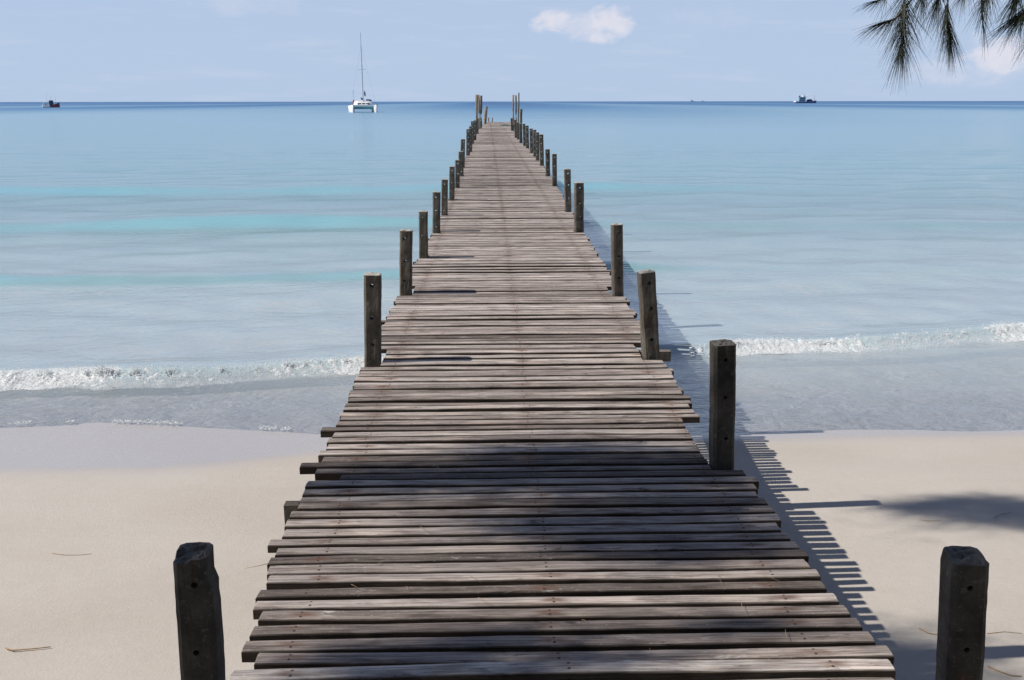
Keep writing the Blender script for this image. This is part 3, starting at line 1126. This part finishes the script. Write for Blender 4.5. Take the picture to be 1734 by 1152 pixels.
# catamaran, bow towards the beach
q = on_level(615.5, 190.0, SEA)
cat = empty('catamaran', (q.x, q.y, SEA))
cat.rotation_euler = (0, 0, R(180) + math.atan2(-q.x, q.y) + R(3))
tag(cat, 'white sailing catamaran with one tall bare mast anchored off the jetty', 'catamaran')
for s in (-1, 1):
    mb = MB()
    mb.loft(hull_sections(12.5, 1.75, 1.75, 13, 0.25, -0.5, 0.8, s * 3.25, 0.9))
    mb.build('hull', WHITE, cat, True)
mb = MB()
secs = []
for y, z0, z1, hw in ((-5.6, 0.95, 1.75, 3.1), (-2, 0.85, 1.85, 3.1), (1.5, 0.85, 1.9, 3.1), (3.4, 1.0, 1.8, 3.1)):
    secs.append([(-hw, y, z0), (hw, y, z0), (hw, y, z1), (-hw, y, z1)])
mb.loft(secs)
mb.build('bridge_deck', SEA_LIT, cat)
mb = MB()
mb.box(-3.95, 3.95, 3.42, 3.9, 1.66, 1.98)
mb.box(-3.3, 3.3, 5.55, 5.8, 1.55, 1.80)
mb.build('crossbeam', WHITE, cat)
mb = MB()
secs = []
for y, hw, zt in ((-4.2, 2.3, 2.95), (-2.0, 2.5, 3.15), (0.6, 2.3, 3.05), (2.2, 1.9, 2.55), (3.0, 1.5, 1.95)):
    secs.append([(-hw - 0.3, y, 1.78), (hw + 0.3, y, 1.78), (hw, y, zt - 0.25), (hw * 0.7, y, zt), (-hw * 0.7, y, zt), (-hw, y, zt - 0.25)])
mb.loft(secs)
cab = mb.build('cabin', WHITE, cat)
for x0, x1 in ((-1.75, -0.7), (-0.45, 0.45), (0.7, 1.75)):
    mb = MB()
    for (x, y, z) in ((x0, 2.42, 2.22), (x1, 2.42, 2.22), (x1 * 0.97, 2.20, 2.50), (x0 * 0.97, 2.20, 2.50)):
        pass
    mb.add([(x0, 2.74, 2.22), (x1, 2.74, 2.22), (x1 * 0.97, 2.36, 2.50), (x0 * 0.97, 2.36, 2.50), (x0, 2.60, 2.16), (x1, 2.60, 2.16), (x1 * 0.97, 2.22, 2.44), (x0 * 0.97, 2.22, 2.44)],
           [(0, 1, 2, 3), (7, 6, 5, 4), (0, 4, 5, 1), (1, 5, 6, 2), (2, 6, 7, 3), (3, 7, 4, 0)])
    mb.build('window', GLASS, cab)
mb = MB()
mb.tube([(0, 1.0, 1.8), (0.02, 0.95, 12), (0.05, 0.85, 21.6)], [0.11, 0.10, 0.06], 8)
mast = mb.build('mast', ALU, cat)
mb = MB()
mb.tube([(-1.1, 0.9, 11.6), (0, 0.98, 11.75), (1.1, 0.9, 11.6)], 0.04, 6)
mb.build('spreader', ALU, mast)
mb = MB()
mb.box(-0.2, 0.2, 1.06, 1.4, 12.3, 12.8)
mb.build('radar_dome', WHITE, mast)
mb = MB()
for a_, b_ in (((-3.6, 0, 1.8), (-0.05, 0.95, 18)), ((3.6, 0, 1.8), (0.05, 0.95, 18)), ((0, 5.6, 1.8), (0, 1.0, 19.5))):
    mb.tube([a_, b_], 0.013, 5)
mb.build('rigging', ALU, cat)
mb = MB()
mb.tube([(0.3, 0.6, 3.6), (0.25, -5.0, 3.9)], [0.28, 0.18], 8)
mb.build('boom_cover', NAVY, cat)
mb = MB()
mb.tube([(-0.55, 1.3, 4.4), (-0.5, 1.25, 5.2), (-0.45, 1.2, 5.9)], [0.16, 0.24, 0.05], 8)
mb.build('flag_bundle', NAVY, cat)
mb = MB()
secs = []
for y in (-4.0, -2.6, -1.2):
    secs.append([(-2.7, y, 3.0), (-0.9, y, 3.05), (-1.1, y, 3.55), (-2.3, y, 3.5)])
mb.loft(secs)
mb.build('canvas_cover', CANVAS, cat)
mb = MB()
mb.tube([(2.6, -1.8, 1.8), (2.6, -1.8, 2.7), (2.62, -1.8, 3.4)], [0.25, 0.32, 0.14], 8)
mb.build('red_cover', RED, cat)
mb = MB()
mb.tube([(2.4, -4.6, 1.8), (2.4, -4.6, 6.1)], 0.04, 6)
mb.box(2.35, 2.45, -5.1, -4.55, 5.5, 6.1)
mb.build('flagstaff', ALU, cat)
mb = MB()
for s in (-1, 1):
    for k in range(7):
        y = -5.5 + 1.8 * k
        mb.tube([(s * 3.9, y, 1.75), (s * 3.9, y, 2.45)], 0.025, 5)
    mb.tube([(s * 3.9, -5.5, 2.44), (s * 3.9, 5.3, 2.5)], 0.018, 5)
mb.build('guard_rail', ALU, cat)

# small fishing boat at the left, bow to the right
q = on_level(87, 182.2, SEA)
fb_ = empty('fishing_boat', (q.x, q.y, SEA))
s_ = q.y / 740.0 * 0.76
fb_.rotation_euler = (0, 0, R(-62))
fb_.scale = (1, 1, 1.35)
tag(fb_, 'small maroon fishing boat with white stern and dark wheelhouse at left horizon', 'boat', 'fishing boats far out at sea')
mb = MB()
mb.loft(hull_sections(15.5 * s_, 4.6 * s_, 1.5 * s_, 13, 2.3 * s_, -0.6, 0.85, 0, 0.75))
mb.build('hull', MAROON, fb_, True)
mb = MB()
mb.box(-2.34 * s_, 2.34 * s_, -7.9 * s_, -1.4 * s_, 0.25 * s_, 2.0 * s_)
mb.build('stern_bulwark', WHITE, fb_)
mb = MB()
mb.box(-1.9 * s_, 1.9 * s_, -6.8 * s_, -1.8 * s_, 3.4 * s_, 3.75 * s_)
for x in (-1.8, 1.7):
    for y in (-6.7, -2.0):
        mb.box(x * s_, (x + 0.12) * s_, y * s_, (y + 0.12) * s_, 1.9 * s_, 3.42 * s_)
mb.build('awning', WHITE, fb_)
mb = MB()
mb.loft([[(-1.6 * s_, y * s_, 1.7 * s_), (1.6 * s_, y * s_, 1.7 * s_), (1.5 * s_, y * s_, z * s_), (-1.5 * s_, y * s_, z * s_)] for y, z in ((-1.7, 4.7), (1.2, 4.9), (2.2, 4.6))])
wh = mb.build('wheelhouse', NAVY, fb_)
mb = MB()
mb.box(-1.66 * s_, -1.56 * s_, -1.3 * s_, 1.5 * s_, 2.9 * s_, 3.5 * s_)
mb.box(1.56 * s_, 1.66 * s_, -1.3 * s_, 1.5 * s_, 2.9 * s_, 3.5 * s_)
mb.build('window', GLASS, wh)
mb = MB()
mb.box(-1.75 * s_, 1.75 * s_, -1.9 * s_, 2.5 * s_, 4.92 * s_, 5.15 * s_)
mb.build('roof', BLUE, wh)
for y, z in ((-3.2, 9.8), (0.4, 9.4), (4.4, 7.8)):
    mb = MB()
    mb.tube([(0, y * s_, 1.6 * s_), (0, y * s_, z * s_)], [0.11 * s_, 0.05 * s_], 6)
    mb.build('mast', ALU, fb_)
mb = MB()
mb.box(-0.8 * s_, 0.6 * s_, -5.6 * s_, -4.0 * s_, 1.6 * s_, 2.7 * s_)
mb.build('crate', BROWN, fb_)

# trawler at the right, bow to the right
q = on_level(1364, 174.9, SEA)
tw = empty('trawler', (q.x, q.y, SEA))
k = 36.0 * q.y / F / 34.0 * 1.04
tw.rotation_euler = (0, 0, R(-84))
tag(tw, 'larger dark blue trawler with tall deckhouse and pale boom on right horizon', 'boat', 'fishing boats far out at sea')


def S(*a):
    return tuple(v * k for v in a)


mb = MB()
mb.loft([[tuple(c * k for c in p) for p in s] for s in hull_sections(34, 8, 1.9, 13, 2.2, -1.0, 0.85, 0, 0.8)])
mb.build('hull', plain('trawler_hull', (0.05, 0.08, 0.19), 0.5, 0.15, 1.0), tw, True)
mb = MB()
mb.box(*S(-4.05, 4.05, -17.2, -12.2, 1.5, 3.3))
mb.build('stern_bulwark', WHITE, tw)
mb = MB()
mb.loft([[S(-3.2, y, 1.8), S(3.2, y, 1.8), S(3.0, y, z), S(-3.0, y, z)] for y, z in ((-11.6, 8.8), (-6, 9.2), (-1.5, 8.6))])
dh = mb.build('deckhouse', BLUE, tw)
for z in (3.8, 6.6):
    mb = MB()
    for s in (-1, 1):
        mb.box(*S(s * 3.25 - 0.12, s * 3.25 + 0.12, -10.6, -2.4, z, z + 1.0))
    mb.build('window_band', GLASS, dh)
mb = MB()
mb.loft([[S(-2.2, y, 9.0), S(2.2, y, 9.0), S(2.0, y, 11.4), S(-2.0, y, 11.4)] for y in (-5.2, -2.0)])
mb.build('wheelhouse', WHITE, tw)
mb = MB()
mb.loft([[S(-0.9, y, 8.8), S(0.9, y, 8.8), S(0.8, y, 10.9), S(-0.8, y, 10.9)] for y in (-10.8, -9.2)])
mb.build('funnel', NAVY, tw)
for y, z in ((-12.4, 13.5), (-4.2, 14.0), (13.4, 12.4)):
    mb = MB()
    mb.tube([S(0, y, 1.8), S(0, y, z)], [0.35 * k, 0.16 * k], 6)
    mb.build('mast', WHITE if y < -12 else ALU, tw)
mb = MB()
mb.tube([S(0, -1.6, 8.8), S(0.3, 3.0, 11.6), S(0.5, 6.6, 13.9)], [0.60 * k, 0.62 * k, 0.45 * k], 6)
mb.build('boom', WHITE, tw)
mb = MB()
for y0, y1, h in ((2.4, 5.0, 5.2), (5.2, 8.4, 5.8), (8.6, 10.0, 4.6)):
    mb.loft([[S(-2.6, y, 1.8), S(2.6, y, 1.8), S(2.2, y, h), S(-2.2, y, h)] for y in (y0, y1)])
mb.build('net_stack', plain('stacked_nets', (0.035, 0.045, 0.10), 0.9, 0.3, 1.0), tw)

# two ships so far off that only specks show on the horizon
for px, wdt, hgt, lab in ((1173, 40, 34, 'larger of two tiny dark ship specks on the right horizon'), (1191, 26, 20, 'smaller of two tiny dark ship specks on the right horizon')):
    d = ray(px, 172.6)
    yy = 18000.0
    sh = empty('distant_ship', (d.x / d.y * yy, yy, SEA))
    sh.rotation_euler = (0, 0, R(-80))
    tag(sh, lab, 'ship', 'ship specks on the horizon')
    mb = MB()
    mb.loft([[tuple(c * wdt / 34 for c in p) for p in s] for s in hull_sections(60, 10, 4, 9, 2.5, -1.0)])
    mb.build('hull', NAVY, sh)
    mb = MB()
    mb.box(-6, 6, -30, -8, 5, hgt * 0.8)
    mb.build('deckhouse', BLUE, sh)

# ------------------------------------------------------------------ needle trees
nm, nt, nb = material('needle_foliage')
nn = nt.noise(nt.pos(), 9.0, 3)
nt.put(nb.inputs['Base Color'], nt.mix(nt.maprange(nn, 0.35, 0.65), (0.014, 0.022, 0.010, 1), (0.042, 0.056, 0.022, 1)))
nb.inputs['Roughness'].default_value = 0.6
bark = post_material('needle_tree_bark', (0.07, 0.055, 0.045), (0.15, 0.12, 0.10), (0.15, 0.12, 0.10))
dry = plain('dry_needle', (0.36, 0.24, 0.13), 0.8, 0.25, 30)


def needle(V, Fc, p, d, length, width, droop, n=5):
    """thin three-sided needle that bends down under its own weight"""
    p = Vector(p)
    d = Vector(d).normalized()
    side = d.cross(Vector((0, 0, 1)))
    if side.length < 1e-3:
        side = Vector((1, 0, 0))
    side.normalize()
    up = side.cross(d).normalized()
    b = len(V)
    for i in range(n + 1):
        u = i / n
        wv = width / 2 * (1 - 0.75 * u)
        for a_ in (0.0, 2.094, 4.189):
            V.append(p + side * math.cos(a_) * wv + up * math.sin(a_) * wv)
        d = (d + Vector((0, 0, -droop / n))).normalized()
        p = p + d * (length / n)
    for i in range(n):
        for k_ in range(3):
            a_, c_ = b + i * 3 + k_, b + i * 3 + (k_ + 1) % 3
            Fc.append((a_, c_, c_ + 3, a_ + 3))


# tree whose twigs hang into the picture at the top right
hang = empty('needle_tree', (6.2, 0.4, -1.0))
HB = Vector((6.2, 0.4, -1.0))
tag(hang, 'dark green needle tree whose drooping twigs hang into the top right corner', 'tree')
mb = MB()
mb.tube([(0, 0, -0.4), (0.05, 0, 1.5), (-0.1, 0.1, 4.0), (0.0, 0.15, 7.0), (0.1, 0.1, 10.5)], [0.26, 0.22, 0.18, 0.12, 0.03], 12)
limb_tip = Vector((2.5, 3.3, 3.15))
mb.tube([Vector((-0.08, 0.08, 3.4)), Vector((5.0, 1.5, 3.6)) - HB, Vector((3.6, 2.6, 3.45)) - HB, limb_tip - HB], [0.09, 0.06, 0.035, 0.016], 8)
rt = random.Random(5)
limbs = []
for i in range(16):
    z = 4.0 + i * 0.42
    az_ = rt.uniform(-1.2, 1.9)
    ln = 2.2 * (1 - i / 22)
    p1 = Vector((math.cos(az_) * ln, math.sin(az_) * ln, z + 0.7))
    mb.tube([Vector((0, 0.1, z)), p1 * 0.5 + Vector((0, 0, z * 0.5 + 0.1)), p1], [0.05, 0.03, 0.01], 6)
    limbs.append(p1)
mb.build('trunk', bark, hang, True)

V, Fc = [], []
mbs = MB()
rt = random.Random(21)


def twig_tuft(pts, n, ln, wd, spread, lo=0.1):
    """needles along a hanging twig given as points, denser near its tip"""
    pts = [Vector(p) for p in pts]
    top = pts[0]
    mbs.tube([limb_tip.lerp(top, 0.0) + Vector((rt.uniform(-0.05, 0.5), rt.uniform(-0.2, 0.2), 0)), limb_tip.lerp(top, 0.55) + Vector((0, 0, 0.12)), top], [0.006, 0.005, 0.004], 5)
    mbs.tube(pts, [0.0042, 0.0035, 0.0028, 0.002][:len(pts)] if len(pts) <= 4 else [0.0035] * len(pts), 5)
    m_ = len(pts) - 1
    for _ in range(n):
        u = lo + (1 - lo) * rt.random() ** 0.8
        i = min(m_ - 1, int(u * m_))
        p = pts[i].lerp(pts[i + 1], u * m_ - i)
        ax = (pts[i + 1] - pts[i]).normalized()
        aa = rt.uniform(0, 2 * math.pi)
        out = Vector((math.cos(aa), math.sin(aa) * 0.9, rt.uniform(-0.25, 0.25)))
        sp = 1.35 * spread * rt.uniform(0.1, 1.0) * (1.25 - 0.7 * u)
        needle(V, Fc, p, ax * 1.0 + out * sp, ln * rt.uniform(0.6, 1.15), wd * rt.uniform(0.7, 1.2), rt.uniform(0.1, 0.7))


def tw_(px, py, Y):
    return at_depth(px, py, Y)


twig_tuft([tw_(1545, -60, 3.35), tw_(1532, -10, 3.35), tw_(1530, 30, 3.35), tw_(1527, 84, 3.33)], 330, 0.148, 0.0017, 0.95, 0.25)
twig_tuft([tw_(1535, 10, 3.35), tw_(1516, 32, 3.33), tw_(1500, 37, 3.31)], 100, 0.13, 0.0017, 0.75, 0.35)
twig_tuft([tw_(1520, -30, 3.3), tw_(1500, -4, 3.28), tw_(1484, 2, 3.26)], 55, 0.09, 0.0019, 0.9)
twig_tuft([tw_(1612, -60, 3.45), tw_(1606, -10, 3.45), tw_(1603, 25, 3.45), tw_(1608, 62, 3.45)], 210, 0.135, 0.0017, 0.62, 0.45)
twig_tuft([tw_(1600, -50, 3.4), tw_(1592, -20, 3.4), tw_(1588, 4, 3.4)], 95, 0.13, 0.0018, 0.8)
twig_tuft([tw_(1570, -50, 3.4), tw_(1565, -20, 3.4), tw_(1562, -2, 3.4)], 100, 0.115, 0.0018, 0.9)
twig_tuft([tw_(1660, -50, 3.5), tw_(1662, -10, 3.5), tw_(1663, 22, 3.5), tw_(1665, 44, 3.5)], 34, 0.11, 0.002, 0.5, 0.4)
twig_tuft([tw_(1680, -40, 3.5), tw_(1676, -20, 3.5), tw_(1672, -6, 3.5)], 110, 0.13, 0.0017, 0.8)
twig_tuft([tw_(1640, -50, 3.5), tw_(1636, -26, 3.5), tw_(1632, -12, 3.5)], 60, 0.11, 0.0017, 0.8)
twig_tuft([tw_(1765, -40, 3.4), tw_(1752, -5, 3.4), tw_(1740, 15, 3.38), tw_(1728, 28, 3.36)], 150, 0.16, 0.0021, 0.85, 0.3)
twig_tuft([tw_(1735, -50, 3.5), tw_(1728, -20, 3.5), tw_(1722, -4, 3.5)], 150, 0.14, 0.0018, 0.8)
twig_tuft([tw_(1790, -20, 3.5), tw_(1775, 10, 3.5), tw_(1765, 40, 3.5)], 150, 0.16, 0.0018, 0.8)
for lp in limbs + [limb_tip - HB + Vector((0, 0, 0.1))]:              # the rest of the crown, above and beside the picture
    for _ in range(130):
        u = rt.random()
        p = HB + Vector((0, 0.1, lp.z - 0.6)).lerp(lp, 0.3 + 0.7 * u) + Vector((rt.gauss(0, 0.12), rt.gauss(0, 0.12), rt.gauss(0, 0.08)))
        needle(V, Fc, p, (rt.gauss(0, 1), rt.gauss(0, 1), rt.gauss(-0.2, 0.6)), rt.uniform(0.18, 0.32), 0.004, 0.9, 4)
for _ in range(7500):                                                 # unseen needle canopy added overhead to hold back sky light
    p = Vector((rt.uniform(-2.4, 10), rt.uniform(-6, 3.8), rt.uniform(6.0, 9.5)))
    needle(V, Fc, p, (rt.gauss(0, 1), rt.gauss(0, 1), rt.gauss(-0.3, 0.4)), rt.uniform(0.4, 0.8), 0.05, 0.8, 2)
crown = mesh_object('crown', [v - HB for v in V], Fc, nm, hang)
mbs.v = [tuple(Vector(v) - HB) for v in mbs.v]
mbs.build('twig', bark, hang)

# tall tree left of the jetty, outside the picture: it throws the dappled shade on the boards, posts and sand
TB = Vector((-14.5, 1.6, -0.95))
shade = empty('shade_tree', TB)
tag(shade, 'unseen tall needle tree standing left of the jetty and shading its near boards', 'tree')
trunk = MB()
trunk.tube([(0, 0, -0.5), (-0.05, -0.05, 2), (-0.15, -0.2, 5), (-0.3, -0.5, 8), (-0.5, -0.9, 11), (-0.8, -1.3, 13)], [0.34, 0.28, 0.22, 0.16, 0.10, 0.03], 12)
V, Fc = [], []
rs = random.Random(3)


def bough(centre, half, n, ln=0.30, wd=0.011, limb=True):
    """a spray of drooping needles round a limb; centre and half-size in metres"""
    c = Vector(centre)
    if limb:
        st = TB + Vector((-0.2, -0.4, min(9.5, c.z + 1.2)))
        trunk.tube([st - TB, st.lerp(c, 0.5) - TB + Vector((0, 0, 0.5)), c - TB], [0.009, 0.006, 0.004], 5)
    for _ in range(n):
        g = Vector((max(-1.6, min(1.6, rs.gauss(0, 0.55))), max(-1.6, min(1.6, rs.gauss(0, 0.55))), max(-1.6, min(1.6, rs.gauss(0, 0.55)))))
        p = c + Vector((g.x * half[0], g.y * half[1], g.z * half[2]))
        needle(V, Fc, p, (rs.gauss(0, 1), rs.gauss(0, 0.5), rs.gauss(-0.3, 0.5)), ln * rs.uniform(0.6, 1.2), wd, 0.6, 2)


def shade_on(px, py, z, height, half, n, **kw):
    """the bough that stands between the sun and this spot"""
    p = on_level(px, py, z)
    t_ = (height - p.z) / -LIGHT.z
    bough(p - LIGHT * t_, half, n, **kw)


# boards
shade_on(640, 812, 0, 5.3, (0.38, 0.14, 0.3), 380)
shade_on(850, 806, 0, 5.6, (0.45, 0.15, 0.4), 599)
shade_on(1050, 800, 0, 5.7, (0.45, 0.20, 0.4), 714)
shade_on(960, 762, 0, 6.0, (0.35, 0.12, 0.3), 299)
shade_on(1180, 790, 0, 5.8, (0.40, 0.28, 0.4), 645)
shade_on(1190, 850, 0, 5.6, (0.40, 0.16, 0.4), 483)
shade_on(1060, 880, 0, 5.4, (0.42, 0.09, 0.3), 380)
shade_on(1250, 905, 0, 5.3, (0.32, 0.12, 0.3), 345)
shade_on(1180, 925, 0, 5.2, (0.32, 0.10, 0.25), 345)
shade_on(1000, 895, 0, 5.3, (0.22, 0.06, 0.2), 138)
shade_on(700, 1110, 0, 5.0, (0.16, 0.06, 0.15), 119)
shade_on(870, 1085, 0, 5.0, (0.18, 0.05, 0.15), 138)
shade_on(800, 1140, 0, 5.0, (0.30, 0.06, 0.2), 238)
shade_on(1010, 1120, 0, 5.0, (0.18, 0.05, 0.2), 109)
shade_on(1300, 1060, 0, 5.0, (0.2, 0.05, 0.2), 69)
# near posts
for px, py, yy, hh in ((335, 1010, 2.1, 5.4), (345, 1140, 2.1, 5.2), (1630, 1000, 2.1, 5.6), (1630, 1120, 2.1, 5.4)):
    p = at_depth(px, py, yy)
    bough(p - LIGHT * ((hh - p.z) / -LIGHT.z), (0.13, 0.09, 0.14), 260)
# sand on the right
shade_on(1605, 848, -1.05, 6.9, (0.26, 0.07, 0.2), 200, limb=False)
shade_on(1560, 856, -1.05, 6.7, (0.22, 0.045, 0.12), 90, limb=False)
shade_on(1680, 852, -1.05, 7.1, (0.40, 0.16, 0.3), 420, limb=False)
shade_on(1760, 872, -1.05, 6.8, (0.50, 0.22, 0.4), 700, limb=False)
for i in range(26):                                                    # the rest of its crown, clear of the view
    a_ = rs.uniform(2.2, 5.0)
    z = rs.uniform(6, 13.5)
    ln = rs.uniform(1.0, 3.2) * (1.2 - z / 16)
    bough(TB + Vector((-0.6 + math.cos(a_) * ln, -0.9 + math.sin(a_) * ln * 0.7, z)), (0.6, 0.5, 0.4), 60, limb=i % 2 == 0)
trunk.build('trunk', bark, shade, True)
mesh_object('crown', [v - TB for v in V], Fc, nm, shade)

# trees that line the top of the beach behind the camera and darken that side of the sky
rb = random.Random(9)
bt = empty('beach_tree', (0, 0, 0))
BL = 'unseen dark needle tree in the row along the top of the beach, behind the jetty'
tag(bt, BL, 'tree', 'unseen needle trees lining the top of the beach')
mb = MB()
mb.tube([(0, 0, -0.5), (0.1, 0, 3), (0, 0.15, 7), (0.1, 0.1, 12)], [0.3, 0.24, 0.15, 0.03], 10)
V, Fc = [], []
for i in range(34):
    z = 1.6 + i * 0.31
    a_ = i * 2.4
    ln = (3.4 - z * 0.2) * rb.uniform(0.7, 1.1)
    tip = Vector((math.cos(a_) * ln, math.sin(a_) * ln, z + rb.uniform(-0.4, 0.8)))
    mb.tube([(0, 0, z), (tip.x * 0.5, tip.y * 0.5, z + 0.35), tip], [0.06, 0.035, 0.01], 5)
    for _ in range(90):
        u = rb.uniform(0.25, 1.05)
        p = Vector((tip.x * u, tip.y * u, z + (tip.z - z) * u + 0.3 * math.sin(u * 3))) + Vector((rb.gauss(0, 0.3), rb.gauss(0, 0.3), rb.gauss(0, 0.25)))
        needle(V, Fc, p, (rb.gauss(0, 1), rb.gauss(0, 1), rb.gauss(-0.4, 0.6)), rb.uniform(0.4, 0.75), 0.05, 0.8, 2)
b1 = mb.build('trunk', bark, bt, True)
b2 = mesh_object('crown', V, Fc, nm, bt)
for i in range(20):
    o = bt
    if i:
        o = bt.copy()
        COL.objects.link(o)
        for ch in (b1, b2):
            c_ = ch.copy()
            COL.objects.link(c_)
            c_.parent = o
    o.location = (-27 + i * 2.9 + rb.uniform(-0.8, 0.8), -6.5 - 3.0 * (i % 2) + rb.uniform(-1, 1), -0.95)
    o.rotation_euler = (0, 0, rb.uniform(0, 6))
    k_ = rb.uniform(0.85, 1.15)
    o.scale = (k_, k_, k_)

# ------------------------------------------------------------------ small litter
def twig(name, pts, rad, label, group=None, mat=dry, cat='twig'):
    mb = MB()
    c = Vector(pts[len(pts) // 2])
    mb.tube([Vector(p) - c for p in pts], [rad * 0.7 * (1 - 0.5 * i / (len(pts) - 1)) for i in range(len(pts))], 6)
    o = mb.build(name, mat, None, True)
    o.location = c
    return tag(o, label, cat, group)


def sand_point(px, py, up=0.004):
    p = on_level(px, py, -1.03)
    for _ in range(4):
        z = float(ground_z(np.array(p.x), np.array(p.y)))
        p = on_level(px, py, z)
    return p + Vector((0, 0, up))


twig('dry_twig', [sand_point(*p, up=0.008) for p in ((10, 1100), (22, 1104), (45, 1102), (68, 1100), (86, 1098))], 0.006, 'tan dry twig on the sand in the bottom left corner', 'dry twigs on the sand')
twig('dry_twig', [sand_point(*p) for p in ((88, 938), (110, 941), (135, 941), (156, 939))], 0.0025, 'thin grey twig on the open sand left of the chipped post', 'dry twigs on the sand')
twig('dry_twig', [sand_point(*p) for p in ((415, 964), (440, 959), (468, 952))], 0.003, 'thin brown twig on sand between chipped post and the planks', 'dry twigs on the sand')
twig('dry_twig', [sand_point(*p) for p in ((1556, 881), (1575, 883), (1594, 882))], 0.003, 'short thin twig on sand just below the leaf shadow', 'dry twigs on the sand')
twig('dry_twig', [sand_point(*p) for p in ((1684, 877), (1697, 871), (1712, 869))], 0.003, 'short thin twig inside the leaf shadow at right edge', 'dry twigs on the sand')
twig('dry_twig', [sand_point(*p, up=0.006) for p in ((1556, 1066), (1572, 1074), (1592, 1077), (1610, 1081))], 0.004, 'brown twig on the sand just left of the split post', 'dry twigs on the sand')
twig('dry_twig', [sand_point(*p, up=0.006) for p in ((1672, 1130), (1690, 1138), (1712, 1146), (1730, 1147))], 0.005, 'dark brown twig on sand right of the split post', 'dry twigs on the sand')
twig('dry_twig', [sand_point(*p) for p in ((1672, 1074), (1700, 1071), (1730, 1074))], 0.0025, 'thin straw on the sand right of the split post', 'dry twigs on the sand')
rn = random.Random(77)
for px, py, dx, dy in ((712, 892, 16, 14), (795, 975, 20, 12), (810, 1012, 26, 14), (688, 993, 3, 8), (595, 990, 14, 8), (1214, 972, 8, 16), (1290, 975, 36, 12), (1255, 1020, 8, 20),
                       (1100, 1098, 6, 22), (1330, 1066, 4, 18), (740, 790, 12, 14), (1030, 925, 10, 12), (640, 955, 24, -10), (930, 910, 4, 10), (1400, 1125, 22, 8), (985, 1050, 14, 6),
                       (790, 770, 10, 10), (1145, 905, 3, 10)):
    p0, p1 = on_level(px, py, 0.012), on_level(px + dx, py + dy, 0.012)
    md = (p0 + p1) / 2 + Vector((rn.uniform(-0.006, 0.006), rn.uniform(-0.006, 0.006), 0.004))
    twig('fallen_needle', [p0, md, p1], 0.0012, 'thin straw-coloured needle fallen across the jetty planks', 'fallen needles on the planks', cat='needle')
